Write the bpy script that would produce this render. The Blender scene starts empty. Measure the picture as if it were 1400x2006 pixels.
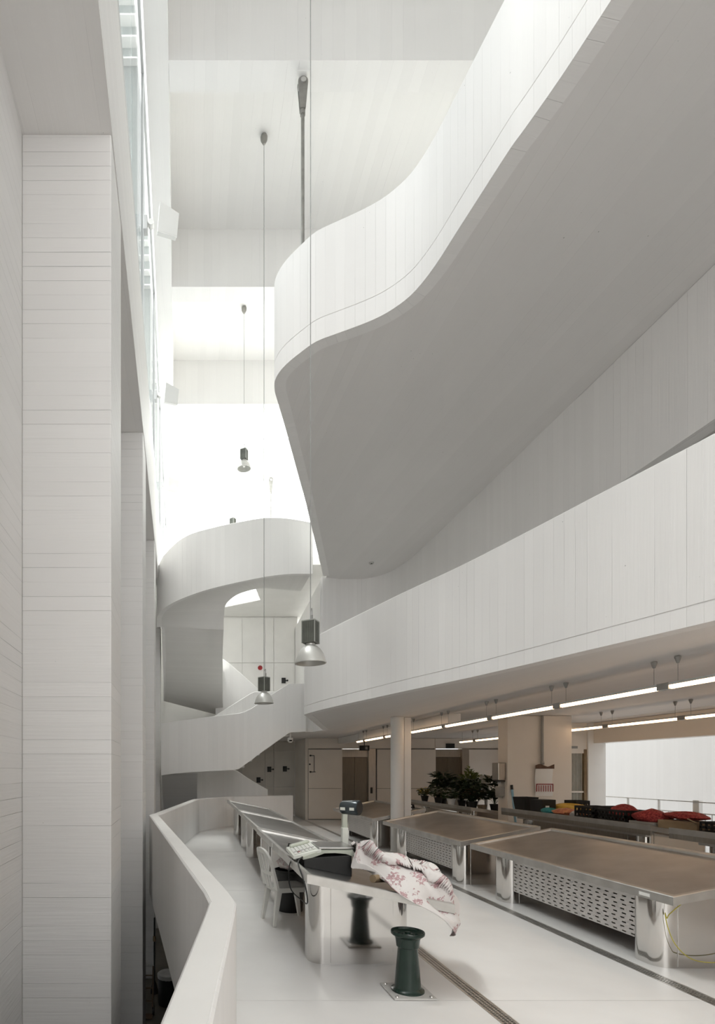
import bpy, bmesh, math, random
from mathutils import Vector, Matrix
random.seed(7)
PI = math.pi
sc = bpy.context.scene
C = bpy.context.collection

# ---------------------------------------------------------------- camera, sky, lights, exposure
cam_d = bpy.data.cameras.new('camera')
cam = bpy.data.objects.new('camera', cam_d); C.objects.link(cam); sc.camera = cam
cam.location = (0, 0, 1.8); cam.rotation_euler = (PI / 2, 0, 0)
cam_d.sensor_fit = 'HORIZONTAL'; cam_d.sensor_width = 36
cam_d.lens = 36 * 1080 / 1400
cam_d.shift_x = 320 / 1400; cam_d.shift_y = 507 / 1400
cam_d.clip_start = 0.02; cam_d.clip_end = 200

w = bpy.data.worlds.new('overcast_sky'); sc.world = w; w.use_nodes = True
bg = w.node_tree.nodes['Background']
bg.inputs[0].default_value = (0.95, 0.98, 1.0, 1); bg.inputs[1].default_value = 0.95

def area(name, loc, target, sx, sy, power, col):
    d = bpy.data.lights.new(name, 'AREA'); d.shape = 'RECTANGLE'; d.size = sx; d.size_y = sy
    d.energy = power; d.color = col
    o = bpy.data.objects.new(name, d); C.objects.link(o); o.location = loc
    o.rotation_euler = (Vector(target) - Vector(loc)).to_track_quat('-Z', 'Y').to_euler()
    return o
# daylight entering the left clerestory and the far roof lights, then two added fills
area('daylight_clerestory', (-3.6, 12.0, 15.5), (1.6, 12.0, 8.0), 26, 5.0, 300, (1.0, 0.99, 0.97))
area('daylight_high', (-14.0, 14.0, 31.0), (3.3, 7.5, 3.4), 16, 3.0, 2900, (1.0, 0.985, 0.96))
area('daylight_steep', (-5.0, 13.0, 34.0), (1.3, 10.0, 0.0), 24, 4.0, 18500, (1.0, 0.985, 0.96))
area('daylight_roof', (2.5, 24.5, 19.5), (2.0, 9.0, 0), 6.5, 6, 4700, (1.0, 0.99, 0.97))
area('near_bay_fill', (0.6, 3.4, 16.6), (2.0, 5.2, 0), 2.6, 3.8, 30, (1.0, 0.99, 0.97))  # fill for the near floor, through an added unseen roof opening
area('entrance_fill', (1.5, -7.2, 6.0), (1.5, 6, 4.5), 5.5, 8, 250, (1.0, 0.97, 0.94))  # soft front fill through a made-up opening behind the camera

vs = sc.view_settings
vs.view_transform = 'Standard'; vs.look = 'None'; vs.gamma = 1; vs.use_curve_mapping = False
vs.exposure = 0.87
sc.cycles.max_bounces = 14; sc.cycles.diffuse_bounces = 8; sc.cycles.glossy_bounces = 5
sc.cycles.transparent_max_bounces = 16; sc.cycles.transmission_bounces = 6
sc.cycles.use_denoising = True
sc.cycles.sample_clamp_indirect = 6.0
sc.cycles.caustics_reflective = False; sc.cycles.caustics_refractive = False

# ---------------------------------------------------------------- materials
M = {}
def mat(name, col, rough=0.5, metal=0.0, **kw):
    m = bpy.data.materials.new(name); m.use_nodes = True
    nt = m.node_tree; b = nt.nodes['Principled BSDF']
    b.inputs['Base Color'].default_value = (*col, 1); b.inputs['Roughness'].default_value = rough
    b.inputs['Metallic'].default_value = metal
    for k, v in kw.items(): b.inputs[k].default_value = v
    M[name] = m
    return m, nt, b
def N(nt, t, **kw):
    n = nt.nodes.new(t)
    for k, v in kw.items(): setattr(n, k, v)
    return n
def math_n(nt, op, a, b=None, c=None):
    n = N(nt, 'ShaderNodeMath', operation=op)
    for i, v in enumerate((a, b, c)):
        if v is None: continue
        if isinstance(v, (int, float)): n.inputs[i].default_value = v
        else: nt.links.new(v, n.inputs[i])
    return n.outputs[0]
def ramp(nt, fac, stops):
    r = N(nt, 'ShaderNodeValToRGB'); nt.links.new(fac, r.inputs[0])
    e = r.color_ramp.elements
    while len(e) < len(stops): e.new(0.5)
    for x, (p, c) in zip(e, stops): x.position = p; x.color = (*c, 1)
    return r.outputs[0]

def concrete(name, col, board=0.12, across=True, rough=0.62, depth=0.004, holes=1.0, line=0.35):
    """painted board-marked concrete; boards run along V (across=True) or along U"""
    m, nt, b = mat(name, col, rough)
    L = nt.links
    uv = N(nt, 'ShaderNodeUVMap'); sep = N(nt, 'ShaderNodeSeparateXYZ'); L.new(uv.outputs[0], sep.inputs[0])
    u, v = (sep.outputs[0], sep.outputs[1]) if across else (sep.outputs[1], sep.outputs[0])
    s = math_n(nt, 'DIVIDE', u, board)
    cell = math_n(nt, 'FLOOR', s); fr = math_n(nt, 'FRACT', s)
    wn = N(nt, 'ShaderNodeTexWhiteNoise', noise_dimensions='1D'); L.new(cell, wn.inputs['W'])
    rnd = wn.outputs['Value']
    # groove at the board joint, of a different strength for each board
    d = math_n(nt, 'MINIMUM', fr, math_n(nt, 'SUBTRACT', 1.0, fr))
    g = math_n(nt, 'SUBTRACT', 1.0, math_n(nt, 'MINIMUM', 1.0, math_n(nt, 'DIVIDE', d, 0.035 * 0.12 / board)))
    comb = N(nt, 'ShaderNodeCombineXYZ'); L.new(math_n(nt, 'MULTIPLY', cell, 3.7), comb.inputs[0]); L.new(math_n(nt, 'MULTIPLY', v, 0.5), comb.inputs[1])
    pn = N(nt, 'ShaderNodeTexNoise'); pn.inputs['Scale'].default_value = 1.0; pn.inputs['Detail'].default_value = 1; L.new(comb.outputs[0], pn.inputs['Vector'])
    pres = math_n(nt, 'MULTIPLY', math_n(nt, 'SUBTRACT', pn.outputs['Fac'], 0.44), 4.0); 
    cl = N(nt, 'ShaderNodeClamp'); L.new(pres, cl.inputs[0])
    g = math_n(nt, 'MULTIPLY', g, cl.outputs[0])
    # grain along the board
    c2 = N(nt, 'ShaderNodeCombineXYZ'); L.new(math_n(nt, 'MULTIPLY', u, 40.0), c2.inputs[0]); L.new(math_n(nt, 'MULTIPLY', v, 1.6), c2.inputs[1]); L.new(math_n(nt, 'MULTIPLY', rnd, 9.0), c2.inputs[2])
    gn = N(nt, 'ShaderNodeTexNoise'); gn.inputs['Scale'].default_value = 1.0; gn.inputs['Detail'].default_value = 3; L.new(c2.outputs[0], gn.inputs['Vector'])
    # air holes
    vo = N(nt, 'ShaderNodeTexVoronoi'); vo.inputs['Scale'].default_value = 7.0; L.new(uv.outputs[0], vo.inputs['Vector'])
    hm = N(nt, 'ShaderNodeTexNoise'); hm.inputs['Scale'].default_value = 1.0; L.new(uv.outputs[0], hm.inputs['Vector'])
    hr = math_n(nt, 'MULTIPLY', math_n(nt, 'SUBTRACT', hm.outputs['Fac'], 0.5), 0.24 * holes)
    hole = math_n(nt, 'LESS_THAN', vo.outputs['Distance'], hr)
    h = math_n(nt, 'ADD', math_n(nt, 'MULTIPLY', rnd, 0.45), math_n(nt, 'MULTIPLY', gn.outputs['Fac'], 0.45))
    h = math_n(nt, 'SUBTRACT', h, math_n(nt, 'MULTIPLY', g, 1.0))
    h = math_n(nt, 'SUBTRACT', h, math_n(nt, 'MULTIPLY', hole, 1.2))
    bp = N(nt, 'ShaderNodeBump'); bp.inputs['Strength'].default_value = 0.55; bp.inputs['Distance'].default_value = depth
    L.new(h, bp.inputs['Height']); L.new(bp.outputs[0], b.inputs['Normal'])
    # colour: slight patchiness, darker in joints and holes
    big = N(nt, 'ShaderNodeTexNoise'); big.inputs['Scale'].default_value = 0.6; big.inputs['Detail'].default_value = 4; L.new(uv.outputs[0], big.inputs['Vector'])
    k = math_n(nt, 'ADD', 0.95, math_n(nt, 'MULTIPLY', big.outputs['Fac'], 0.08))
    k = math_n(nt, 'ADD', k, math_n(nt, 'MULTIPLY', math_n(nt, 'SUBTRACT', rnd, 0.5), 0.03))
    k = math_n(nt, 'MULTIPLY', k, math_n(nt, 'SUBTRACT', 1.0, math_n(nt, 'MULTIPLY', g, line)))
    k = math_n(nt, 'MULTIPLY', k, math_n(nt, 'SUBTRACT', 1.0, math_n(nt, 'MULTIPLY', hole, 0.45)))
    mx = N(nt, 'ShaderNodeVectorMath', operation='SCALE'); mx.inputs[0].default_value = col; L.new(k, mx.inputs['Scale'])
    L.new(mx.outputs[0], b.inputs['Base Color'])
    return m
WH = (0.80, 0.785, 0.765)
concrete('wall_boards_flat', (0.76, 0.75, 0.74), board=0.13, across=False, depth=0.009, line=0.42)
concrete('wall_boards_upright', (0.86, 0.852, 0.842), board=0.13, across=True, depth=0.006, line=0.16)
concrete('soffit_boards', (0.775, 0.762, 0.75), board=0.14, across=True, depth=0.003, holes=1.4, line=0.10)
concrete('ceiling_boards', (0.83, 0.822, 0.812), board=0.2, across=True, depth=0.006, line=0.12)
concrete('stair_boards', (0.78, 0.77, 0.75), board=0.1, across=True, depth=0.004, line=0.15)

def noisy(name, c1, c2, scale, rough=0.5, metal=0.0, bump=0.0, stretch=(1, 1, 1), detail=4, lo=0.35, hi=0.65, **kw):
    m, nt, b = mat(name, c1, rough, metal, **kw); L = nt.links
    tc = N(nt, 'ShaderNodeTexCoord'); mp = N(nt, 'ShaderNodeMapping'); mp.inputs['Scale'].default_value = stretch
    L.new(tc.outputs['Object'], mp.inputs['Vector'])
    n = N(nt, 'ShaderNodeTexNoise'); n.inputs['Scale'].default_value = scale; n.inputs['Detail'].default_value = detail
    L.new(mp.outputs[0], n.inputs['Vector'])
    L.new(ramp(nt, n.outputs['Fac'], [(lo, c1), (hi, c2)]), b.inputs['Base Color'])
    if bump:
        bp = N(nt, 'ShaderNodeBump'); bp.inputs['Strength'].default_value = 0.5; bp.inputs['Distance'].default_value = bump
        L.new(n.outputs['Fac'], bp.inputs['Height']); L.new(bp.outputs[0], b.inputs['Normal'])
    return m
noisy('floor_paint', (0.72, 0.708, 0.695), (0.775, 0.765, 0.752), 1.4, 0.38, bump=0.001, detail=6)
noisy('plain_white', (0.80, 0.79, 0.77), (0.83, 0.82, 0.80), 2.0, 0.5)
noisy('panel_white', (0.76, 0.71, 0.645), (0.80, 0.75, 0.685), 1.2, 0.45)
noisy('dimmed_concrete', (0.22, 0.19, 0.15), (0.28, 0.25, 0.20), 2.0, 0.7)  # dark tone stands in for the basement's lack of light
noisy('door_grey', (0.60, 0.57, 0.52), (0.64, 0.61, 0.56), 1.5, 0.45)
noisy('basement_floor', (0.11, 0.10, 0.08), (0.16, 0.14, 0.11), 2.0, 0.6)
noisy('dark_joint', (0.22, 0.21, 0.20), (0.28, 0.27, 0.25), 4.0, 0.8)
noisy('pit_dark', (0.10, 0.095, 0.09), (0.15, 0.14, 0.13), 6.0, 0.7)
noisy('steel_top', (0.40, 0.395, 0.39), (0.49, 0.485, 0.48), 3.0, 0.30, 1.0, detail=5)
noisy('steel_rim', (0.56, 0.55, 0.53), (0.66, 0.65, 0.63), 5.0, 0.38, 1.0)
noisy('steel_mirror', (0.62, 0.605, 0.585), (0.68, 0.665, 0.645), 1.5, 0.09, 1.0)
noisy('steel_brushed', (0.40, 0.37, 0.33), (0.48, 0.45, 0.41), 3.0, 0.34, 1.0, stretch=(30, 30, 1))
noisy('perforated_sheet', (0.70, 0.68, 0.66), (0.76, 0.74, 0.72), 2.0, 0.42, 0.35)
noisy('galvanised', (0.58, 0.57, 0.55), (0.68, 0.67, 0.65), 12.0, 0.4, 1.0)
noisy('rod_steel', (0.26, 0.255, 0.24), (0.33, 0.32, 0.30), 8.0, 0.45, 0.6)
noisy('lamp_box', (0.10, 0.105, 0.09), (0.14, 0.145, 0.125), 6.0, 0.45, 0.2)
noisy('lamp_shade', (0.56, 0.56, 0.535), (0.62, 0.62, 0.595), 3.0, 0.38, 0.45)
noisy('lift_steel', (0.15, 0.13, 0.105), (0.19, 0.165, 0.135), 3.0, 0.3, 0.9, stretch=(30, 30, 1))
noisy('lamp_trim', (0.42, 0.43, 0.40), (0.5, 0.51, 0.48), 3.0, 0.35, 0.5)
noisy('cable_grey', (0.28, 0.28, 0.27), (0.34, 0.34, 0.33), 9.0, 0.5)
noisy('white_enamel', (0.80, 0.80, 0.78), (0.84, 0.84, 0.82), 2.0, 0.35)
noisy('frame_grey', (0.55, 0.56, 0.56), (0.62, 0.63, 0.63), 3.0, 0.4, 0.3)
noisy('green_enamel', (0.008, 0.022, 0.016), (0.014, 0.032, 0.024), 3.0, 0.22)
noisy('black_plastic', (0.006, 0.006, 0.006), (0.012, 0.012, 0.0115), 5.0, 0.55)
noisy('chair_plastic', (0.60, 0.60, 0.57), (0.66, 0.66, 0.63), 3.0, 0.35)
noisy('scale_grey', (0.50, 0.53, 0.45), (0.55, 0.58, 0.50), 3.0, 0.4)
noisy('scale_white', (0.72, 0.74, 0.68), (0.78, 0.80, 0.74), 3.0, 0.4)
noisy('display_blue', (0.035, 0.045, 0.05), (0.055, 0.068, 0.075), 3.0, 0.25, 0.3)
noisy('plate_grey', (0.52, 0.51, 0.49), (0.60, 0.59, 0.57), 6.0, 0.5)
noisy('red_paint', (0.30, 0.015, 0.02), (0.38, 0.02, 0.025), 4.0, 0.35)
noisy('grey_plastic', (0.30, 0.295, 0.28), (0.36, 0.355, 0.34), 3.0, 0.4)
noisy('cardboard', (0.24, 0.17, 0.10), (0.31, 0.23, 0.14), 5.0, 0.8)
noisy('yellow_sack', (0.62, 0.38, 0.05), (0.75, 0.50, 0.10), 9.0, 0.6)
noisy('teal_cloth', (0.02, 0.20, 0.22), (0.04, 0.30, 0.32), 9.0, 0.6)
noisy('red_net', (0.20, 0.012, 0.016), (0.42, 0.06, 0.05), 45.0, 0.7, lo=0.42, hi=0.6)
noisy('onion', (0.42, 0.10, 0.06), (0.62, 0.28, 0.12), 9.0, 0.45)
noisy('tomato', (0.55, 0.05, 0.03), (0.66, 0.10, 0.05), 7.0, 0.3)
noisy('broom_blue', (0.22, 0.42, 0.55), (0.28, 0.48, 0.60), 4.0, 0.4)
noisy('leaf_green', (0.018, 0.04, 0.012), (0.05, 0.085, 0.022), 14.0, 0.5)
noisy('leaf_dark', (0.010, 0.022, 0.009), (0.028, 0.048, 0.018), 14.0, 0.5)
noisy('leaf_lime', (0.10, 0.13, 0.03), (0.17, 0.20, 0.05), 14.0, 0.5)
noisy('petal_white', (0.62, 0.60, 0.54), (0.72, 0.70, 0.64), 9.0, 0.6)
noisy('petal_yellow', (0.60, 0.42, 0.03), (0.72, 0.54, 0.06), 9.0, 0.6)
noisy('pot_brown', (0.10, 0.05, 0.03), (0.14, 0.075, 0.045), 6.0, 0.6)
noisy('wicker_brown', (0.16, 0.12, 0.08), (0.24, 0.18, 0.12), 40.0, 0.7)
noisy('trolley_brown', (0.10, 0.06, 0.03), (0.15, 0.09, 0.05), 6.0, 0.6)
noisy('yellow_cord', (0.42, 0.36, 0.04), (0.50, 0.44, 0.06), 9.0, 0.5)
noisy('curtain_cloth', (0.46, 0.42, 0.36), (0.54, 0.50, 0.44), 6.0, 0.8)
noisy('bag_pale', (0.45, 0.45, 0.44), (0.58, 0.58, 0.57), 6.0, 0.4)

def glass_mat(name, tint, gloss=0.12, haze=0.0):
    m = bpy.data.materials.new(name); m.use_nodes = True; nt = m.node_tree
    for n in list(nt.nodes): nt.nodes.remove(n)
    out = N(nt, 'ShaderNodeOutputMaterial'); tr = N(nt, 'ShaderNodeBsdfTransparent'); gl = N(nt, 'ShaderNodeBsdfGlossy')
    tr.inputs[0].default_value = (*tint, 1); gl.inputs['Roughness'].default_value = 0.03
    fr = N(nt, 'ShaderNodeFresnel'); fr.inputs[0].default_value = 1.45
    mx = N(nt, 'ShaderNodeMixShader'); nt.links.new(math_n(nt, 'MULTIPLY', fr.outputs[0], gloss * 8), mx.inputs[0])
    nt.links.new(tr.outputs[0], mx.inputs[1]); nt.links.new(gl.outputs[0], mx.inputs[2])
    last = mx.outputs[0]
    if haze:
        tl = N(nt, 'ShaderNodeBsdfTranslucent'); tl.inputs[0].default_value = (0.44, 0.48, 0.48, 1)
        df = N(nt, 'ShaderNodeBsdfDiffuse'); df.inputs[0].default_value = (0.46, 0.50, 0.50, 1)
        ad = N(nt, 'ShaderNodeMixShader'); ad.inputs[0].default_value = 0.5
        nt.links.new(tl.outputs[0], ad.inputs[1]); nt.links.new(df.outputs[0], ad.inputs[2])
        m2 = N(nt, 'ShaderNodeMixShader'); m2.inputs[0].default_value = haze
        nt.links.new(last, m2.inputs[1]); nt.links.new(ad.outputs[0], m2.inputs[2]); last = m2.outputs[0]
    nt.links.new(last, out.inputs[0]); M[name] = m
glass_mat('clear_glass', (0.96, 0.975, 0.97), 0.06)
glass_mat('roof_glass', (0.95, 0.97, 0.96), 0.1, 0.08)
glass_mat('frosted_glass', (0.82, 0.86, 0.86), 0.1, 0.85)

def emit(name, col, strength):
    m = bpy.data.materials.new(name); m.use_nodes = True; nt = m.node_tree
    b = nt.nodes['Principled BSDF']; b.inputs['Base Color'].default_value = (*col, 1)
    b.inputs['Emission Color'].default_value = (*col, 1); b.inputs['Emission Strength'].default_value = strength
    M[name] = m
emit('tube_light', (1.0, 0.66, 0.39), 4.2)

def floral():
    m, nt, b = mat('floral_cotton', (0.78, 0.75, 0.73), 0.8); L = nt.links
    uv = N(nt, 'ShaderNodeUVMap')
    v = N(nt, 'ShaderNodeTexVoronoi'); v.inputs['Scale'].default_value = 9.0; L.new(uv.outputs[0], v.inputs['Vector'])
    n = N(nt, 'ShaderNodeTexNoise'); n.inputs['Scale'].default_value = 40; n.inputs['Detail'].default_value = 5; L.new(uv.outputs[0], n.inputs['Vector'])
    blob = math_n(nt, 'LESS_THAN', math_n(nt, 'ADD', v.outputs['Distance'], math_n(nt, 'MULTIPLY', math_n(nt, 'SUBTRACT', n.outputs['Fac'], 0.5), 1.0)), 0.40)
    n2 = N(nt, 'ShaderNodeTexNoise'); n2.inputs['Scale'].default_value = 55; n2.inputs['Detail'].default_value = 2; L.new(uv.outputs[0], n2.inputs['Vector'])
    pet = math_n(nt, 'GREATER_THAN', n2.outputs['Fac'], 0.44)
    fac = math_n(nt, 'MULTIPLY', blob, pet)
    ink = ramp(nt, n.outputs['Fac'], [(0.35, (0.27, 0.10, 0.12)), (0.55, (0.42, 0.17, 0.19)), (0.7, (0.40, 0.22, 0.24))])
    mx = N(nt, 'ShaderNodeMix', data_type='RGBA'); L.new(math_n(nt, 'MULTIPLY', fac, 0.7), mx.inputs[0])
    mx.inputs[6].default_value = (0.68, 0.65, 0.635, 1); L.new(ink, mx.inputs[7])
    L.new(mx.outputs[2], b.inputs['Base Color'])
    w2 = N(nt, 'ShaderNodeTexNoise'); w2.inputs['Scale'].default_value = 9; L.new(uv.outputs[0], w2.inputs['Vector'])
    bp = N(nt, 'ShaderNodeBump'); bp.inputs['Strength'].default_value = 0.4; bp.inputs['Distance'].default_value = 0.01
    L.new(w2.outputs['Fac'], bp.inputs['Height']); L.new(bp.outputs[0], b.inputs['Normal'])
floral()

# ---------------------------------------------------------------- mesh helpers
class MB:
    """collects shapes and links them as ONE mesh object"""
    def __init__(s): s.v = []; s.f = []; s.uv = []; s.sm = []
    def add(s, vs, fs, uvs=None, smooth=False):
        o = len(s.v); s.v += [tuple(p) for p in vs]
        for i, f in enumerate(fs):
            s.f.append(tuple(o + k for k in f)); s.uv.append(uvs[i] if uvs else None); s.sm.append(smooth)
        return s
    def box(s, a, b):
        x0, y0, z0 = a; x1, y1, z1 = b
        v = [(x0, y0, z0), (x1, y0, z0), (x1, y1, z0), (x0, y1, z0), (x0, y0, z1), (x1, y0, z1), (x1, y1, z1), (x0, y1, z1)]
        return s.add(v, [(0, 3, 2, 1), (4, 5, 6, 7), (0, 1, 5, 4), (1, 2, 6, 5), (2, 3, 7, 6), (3, 0, 4, 7)])
    def obox(s, c, size, mat3):
        h = [k / 2 for k in size]; v = []
        for z in (-1, 1):
            for (x, y) in ((-1, -1), (1, -1), (1, 1), (-1, 1)):
                v.append(Vector(c) + mat3 @ Vector((x * h[0], y * h[1], z * h[2])))
        return s.add(v, [(0, 3, 2, 1), (4, 5, 6, 7), (0, 1, 5, 4), (1, 2, 6, 5), (2, 3, 7, 6), (3, 0, 4, 7)])
    def prism(s, poly, z0, z1, smooth=False):
        n = len(poly); zz0 = z0 if isinstance(z0, (list, tuple)) else [z0] * n; zz1 = z1 if isinstance(z1, (list, tuple)) else [z1] * n
        a = sum(poly[i][0] * poly[(i + 1) % n][1] - poly[(i + 1) % n][0] * poly[i][1] for i in range(n))
        if a < 0: poly = poly[::-1]; zz0 = zz0[::-1]; zz1 = zz1[::-1]
        v = [(p[0], p[1], z) for p, z in zip(poly, zz0)] + [(p[0], p[1], z) for p, z in zip(poly, zz1)]
        s.add(v, [tuple(range(n - 1, -1, -1)), tuple(range(n, 2 * n))])
        o = len(s.v) - 2 * n; L = 0
        for i in range(n):
            j = (i + 1) % n; d = math.dist(poly[i][:2], poly[j][:2])
            s.f.append((o + i, o + j, o + n + j, o + n + i))
            s.uv.append([(L, zz0[i]), (L + d, zz0[j]), (L + d, zz1[j]), (L, zz1[i])]); s.sm.append(smooth); L += d
        return s
    def bar(s, a, b, wx, wz=None):
        a = Vector(a); b = Vector(b); wz = wz or wx; d = (b - a).normalized()
        up = Vector((0, 0, 1)) if abs(d.z) < 0.95 else Vector((0, 1, 0))
        x = d.cross(up).normalized(); y = x.cross(d)
        v = [p + x * sx * wx / 2 + y * sy * wz / 2 for p in (a, b) for (sx, sy) in ((-1, -1), (1, -1), (1, 1), (-1, 1))]
        return s.add(v, [(3, 2, 1, 0), (4, 5, 6, 7), (0, 1, 5, 4), (1, 2, 6, 5), (2, 3, 7, 6), (3, 0, 4, 7)])
    def tube(s, pts, r, n=8, caps=True):
        pts = [Vector(p) for p in pts]; rs = r if isinstance(r, (list, tuple)) else [r] * len(pts)
        v = []; fs = []; prev = None
        for i, p in enumerate(pts):
            d = (pts[min(i + 1, len(pts) - 1)] - pts[max(i - 1, 0)]).normalized()
            if prev is None:
                up = Vector((0, 0, 1)) if abs(d.z) < 0.9 else Vector((1, 0, 0)); x = d.cross(up).normalized()
            else: x = (prev - d * prev.dot(d)).normalized()
            prev = x; y = d.cross(x)
            v += [p + (x * math.cos(2 * PI * k / n) + y * math.sin(2 * PI * k / n)) * rs[i] for k in range(n)]
        for i in range(len(pts) - 1):
            for k in range(n):
                a = i * n + k; b2 = i * n + (k + 1) % n; fs.append((a, b2, b2 + n, a + n))
        s.add(v, fs, smooth=True)
        if caps:
            o = len(v); s.add(v[:n], [tuple(range(n - 1, -1, -1))]); s.add(v[-n:], [tuple(range(n))])
        return s
    def lathe(s, prof, n=32, c=(0, 0, 0), closed=False, smooth=True):
        v = []; fs = []
        for r, z in prof: v += [(c[0] + r * math.cos(2 * PI * k / n), c[1] + r * math.sin(2 * PI * k / n), c[2] + z) for k in range(n)]
        m = len(prof)
        for i in range(m if closed else m - 1):
            for k in range(n):
                a = i * n + k; b2 = i * n + (k + 1) % n; j = ((i + 1) % m - i) * n; fs.append((a, b2, b2 + j, a + j))
        return s.add(v, fs, smooth=smooth)
    def grid(s, P, uvf=None, smooth=True):
        """P[i][j] points -> a sheet"""
        r, c = len(P), len(P[0]); v = [p for row in P for p in row]; fs = []; uvs = []
        for i in range(r - 1):
            for j in range(c - 1):
                fs.append((i * c + j, i * c + j + 1, (i + 1) * c + j + 1, (i + 1) * c + j))
                if uvf: uvs.append([uvf(i, j), uvf(i, j + 1), uvf(i + 1, j + 1), uvf(i + 1, j)])
        return s.add(v, fs, uvs if uvf else None, smooth)
    def sweep(s, path, prof, caps=True, closed_prof=True, smooth=True):
        """path: plan points (x,y) or (x,y,dz0,dz1); prof: (offset to the right of travel, z) points; z given as a number or as a
        fraction tuple ('b',dz)/('t',dz) above the path point's own bottom / top"""
        n = len(path); m = len(prof); offs = []
        for i in range(n):
            p = Vector(path[i][:2]); a = Vector(path[max(i - 1, 0)][:2]); b = Vector(path[min(i + 1, n - 1)][:2])
            d1 = (p - a).normalized() if i else (b - p).normalized(); d2 = (b - p).normalized() if i < n - 1 else d1
            nn = Vector((d1.y, -d1.x)) + Vector((d2.y, -d2.x)); nn.normalize()
            k = 1 / max(0.35, nn.dot(Vector((d1.y, -d1.x)))); offs.append(nn * k)
        v = []; L = [0]
        for i in range(1, n): L.append(L[-1] + math.dist(path[i][:2], path[i - 1][:2]))
        for i in range(n):
            for (o, z) in prof:
                zz = z if not isinstance(z, tuple) else (path[i][2] + z[1] if z[0] == 'b' else path[i][3] + z[1])
                q = Vector(path[i][:2]) + offs[i] * o; v.append((q.x, q.y, zz))
        P = [0]
        for j in range(1, m + 1):
            a, b = v[(j - 1) % m], v[j % m]
            P.append(P[-1] + math.dist(a, b))
        fs = []; uvs = []
        for i in range(n - 1):
            for j in range(m if closed_prof else m - 1):
                j2 = (j + 1) % m
                fs.append((i * m + j, (i + 1) * m + j, (i + 1) * m + j2, i * m + j2))
                uvs.append([(L[i], P[j]), (L[i + 1], P[j]), (L[i + 1], P[j + 1]), (L[i], P[j + 1])])
        s.add(v, fs, uvs, smooth)
        if caps and closed_prof:
            s.add(v[:m], [tuple(range(m))]); s.add(v[-m:], [tuple(range(m - 1, -1, -1))])
        return s
    def build(s, name, material, parent=None, loc=(0, 0, 0), rot=0, uvrot=0.0, bevel=0, sharp=None, wn=False):
        me = bpy.data.meshes.new(name); me.from_pydata(s.v, [], s.f); me.update()
        uvl = me.uv_layers.new(name='UVMap'); cr, sr = math.cos(uvrot), math.sin(uvrot)
        for p, uv in zip(me.polygons, s.uv):
            nrm = p.normal; ax = max(range(3), key=lambda k: abs(nrm[k]))
            for q, li in enumerate(p.loop_indices):
                if uv: uvl.data[li].uv = uv[q]
                else:
                    co = me.vertices[me.loops[li].vertex_index].co
                    if ax == 0: t = (co.y, co.z)
                    elif ax == 1: t = (co.x, co.z)
                    else: t = (co.x * cr + co.y * sr, -co.x * sr + co.y * cr)
                    uvl.data[li].uv = t
        bm = bmesh.new(); bm.from_mesh(me)
        bmesh.ops.remove_doubles(bm, verts=bm.verts, dist=1e-5)
        bmesh.ops.recalc_face_normals(bm, faces=bm.faces)
        bm.to_mesh(me); bm.free()
        if any(s.sm):
            for p in me.polygons: p.use_smooth = True
            me.set_sharp_from_angle(angle=math.radians(sharp or 35))
        me.materials.append(M[material])
        o = bpy.data.objects.new(name, me); C.objects.link(o); o.location = loc; o.rotation_euler = (0, 0, rot)
        if parent: o.parent = parent
        if wn: md = o.modifiers.new('normals', 'WEIGHTED_NORMAL'); md.keep_sharp = True; md.weight = 100
        if bevel:
            md = o.modifiers.new('edge', 'BEVEL'); md.width = bevel; md.segments = 2; md.limit_method = 'ANGLE'; md.angle_limit = math.radians(40)
        return o

def tag(o, label=None, cat=None, group=None, kind=None):
    if label: o['label'] = label
    if cat: o['category'] = cat
    if group: o['group'] = group
    if kind: o['kind'] = kind
    return o
def thing(name, label, cat, loc=(0, 0, 0), rot=0, group=None, kind=None):
    o = bpy.data.objects.new(name, None); C.objects.link(o); o.empty_display_size = 0.1
    o.location = loc; o.rotation_euler = (0, 0, rot)
    return tag(o, label, cat, group, kind)
def struct(o, label, cat): return tag(o, label, cat, None, 'structure')
def copy_tree(o, parent=None):
    c = o.copy(); C.objects.link(c)
    if parent: c.parent = parent
    for ch in list(o.children): copy_tree(ch, c)
    return c
def smooth_path(pts, n=6):
    """Catmull-Rom through the points (any dimension)"""
    out = []
    P = [pts[0]] + list(pts) + [pts[-1]]
    for i in range(1, len(P) - 2):
        for k in range(n):
            t = k / n
            out.append(tuple(0.5 * (2 * b + (c - a) * t + (2 * a - 5 * b + 4 * c - d) * t * t + (3 * b - a - 3 * c + d) * t ** 3)
                             for a, b, c, d in zip(P[i - 1], P[i], P[i + 1], P[i + 2])))
    out.append(tuple(pts[-1])); return out

# ================================================================ THE BUILDING
SK = 30 / 1080                              # the old left wall is slightly out of parallel with the hall
def LX(off, y): return off - SK * y
def skew_box(mb, o0, o1, y0, y1, z0, z1):   # a box that follows the left wall
    return mb.prism([(LX(o0, y0), y0), (LX(o1, y0), y0), (LX(o1, y1), y1), (LX(o0, y1), y1)], z0, z1)

BAY = 4.395
COLS = [0.6 + BAY * k for k in range(0, 6)]  # 0.6, 5.0, 9.4, 13.8, 18.2, 22.6
Y0, Y1 = -7.0, 27.0
Z_LOW = -3.4

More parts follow.
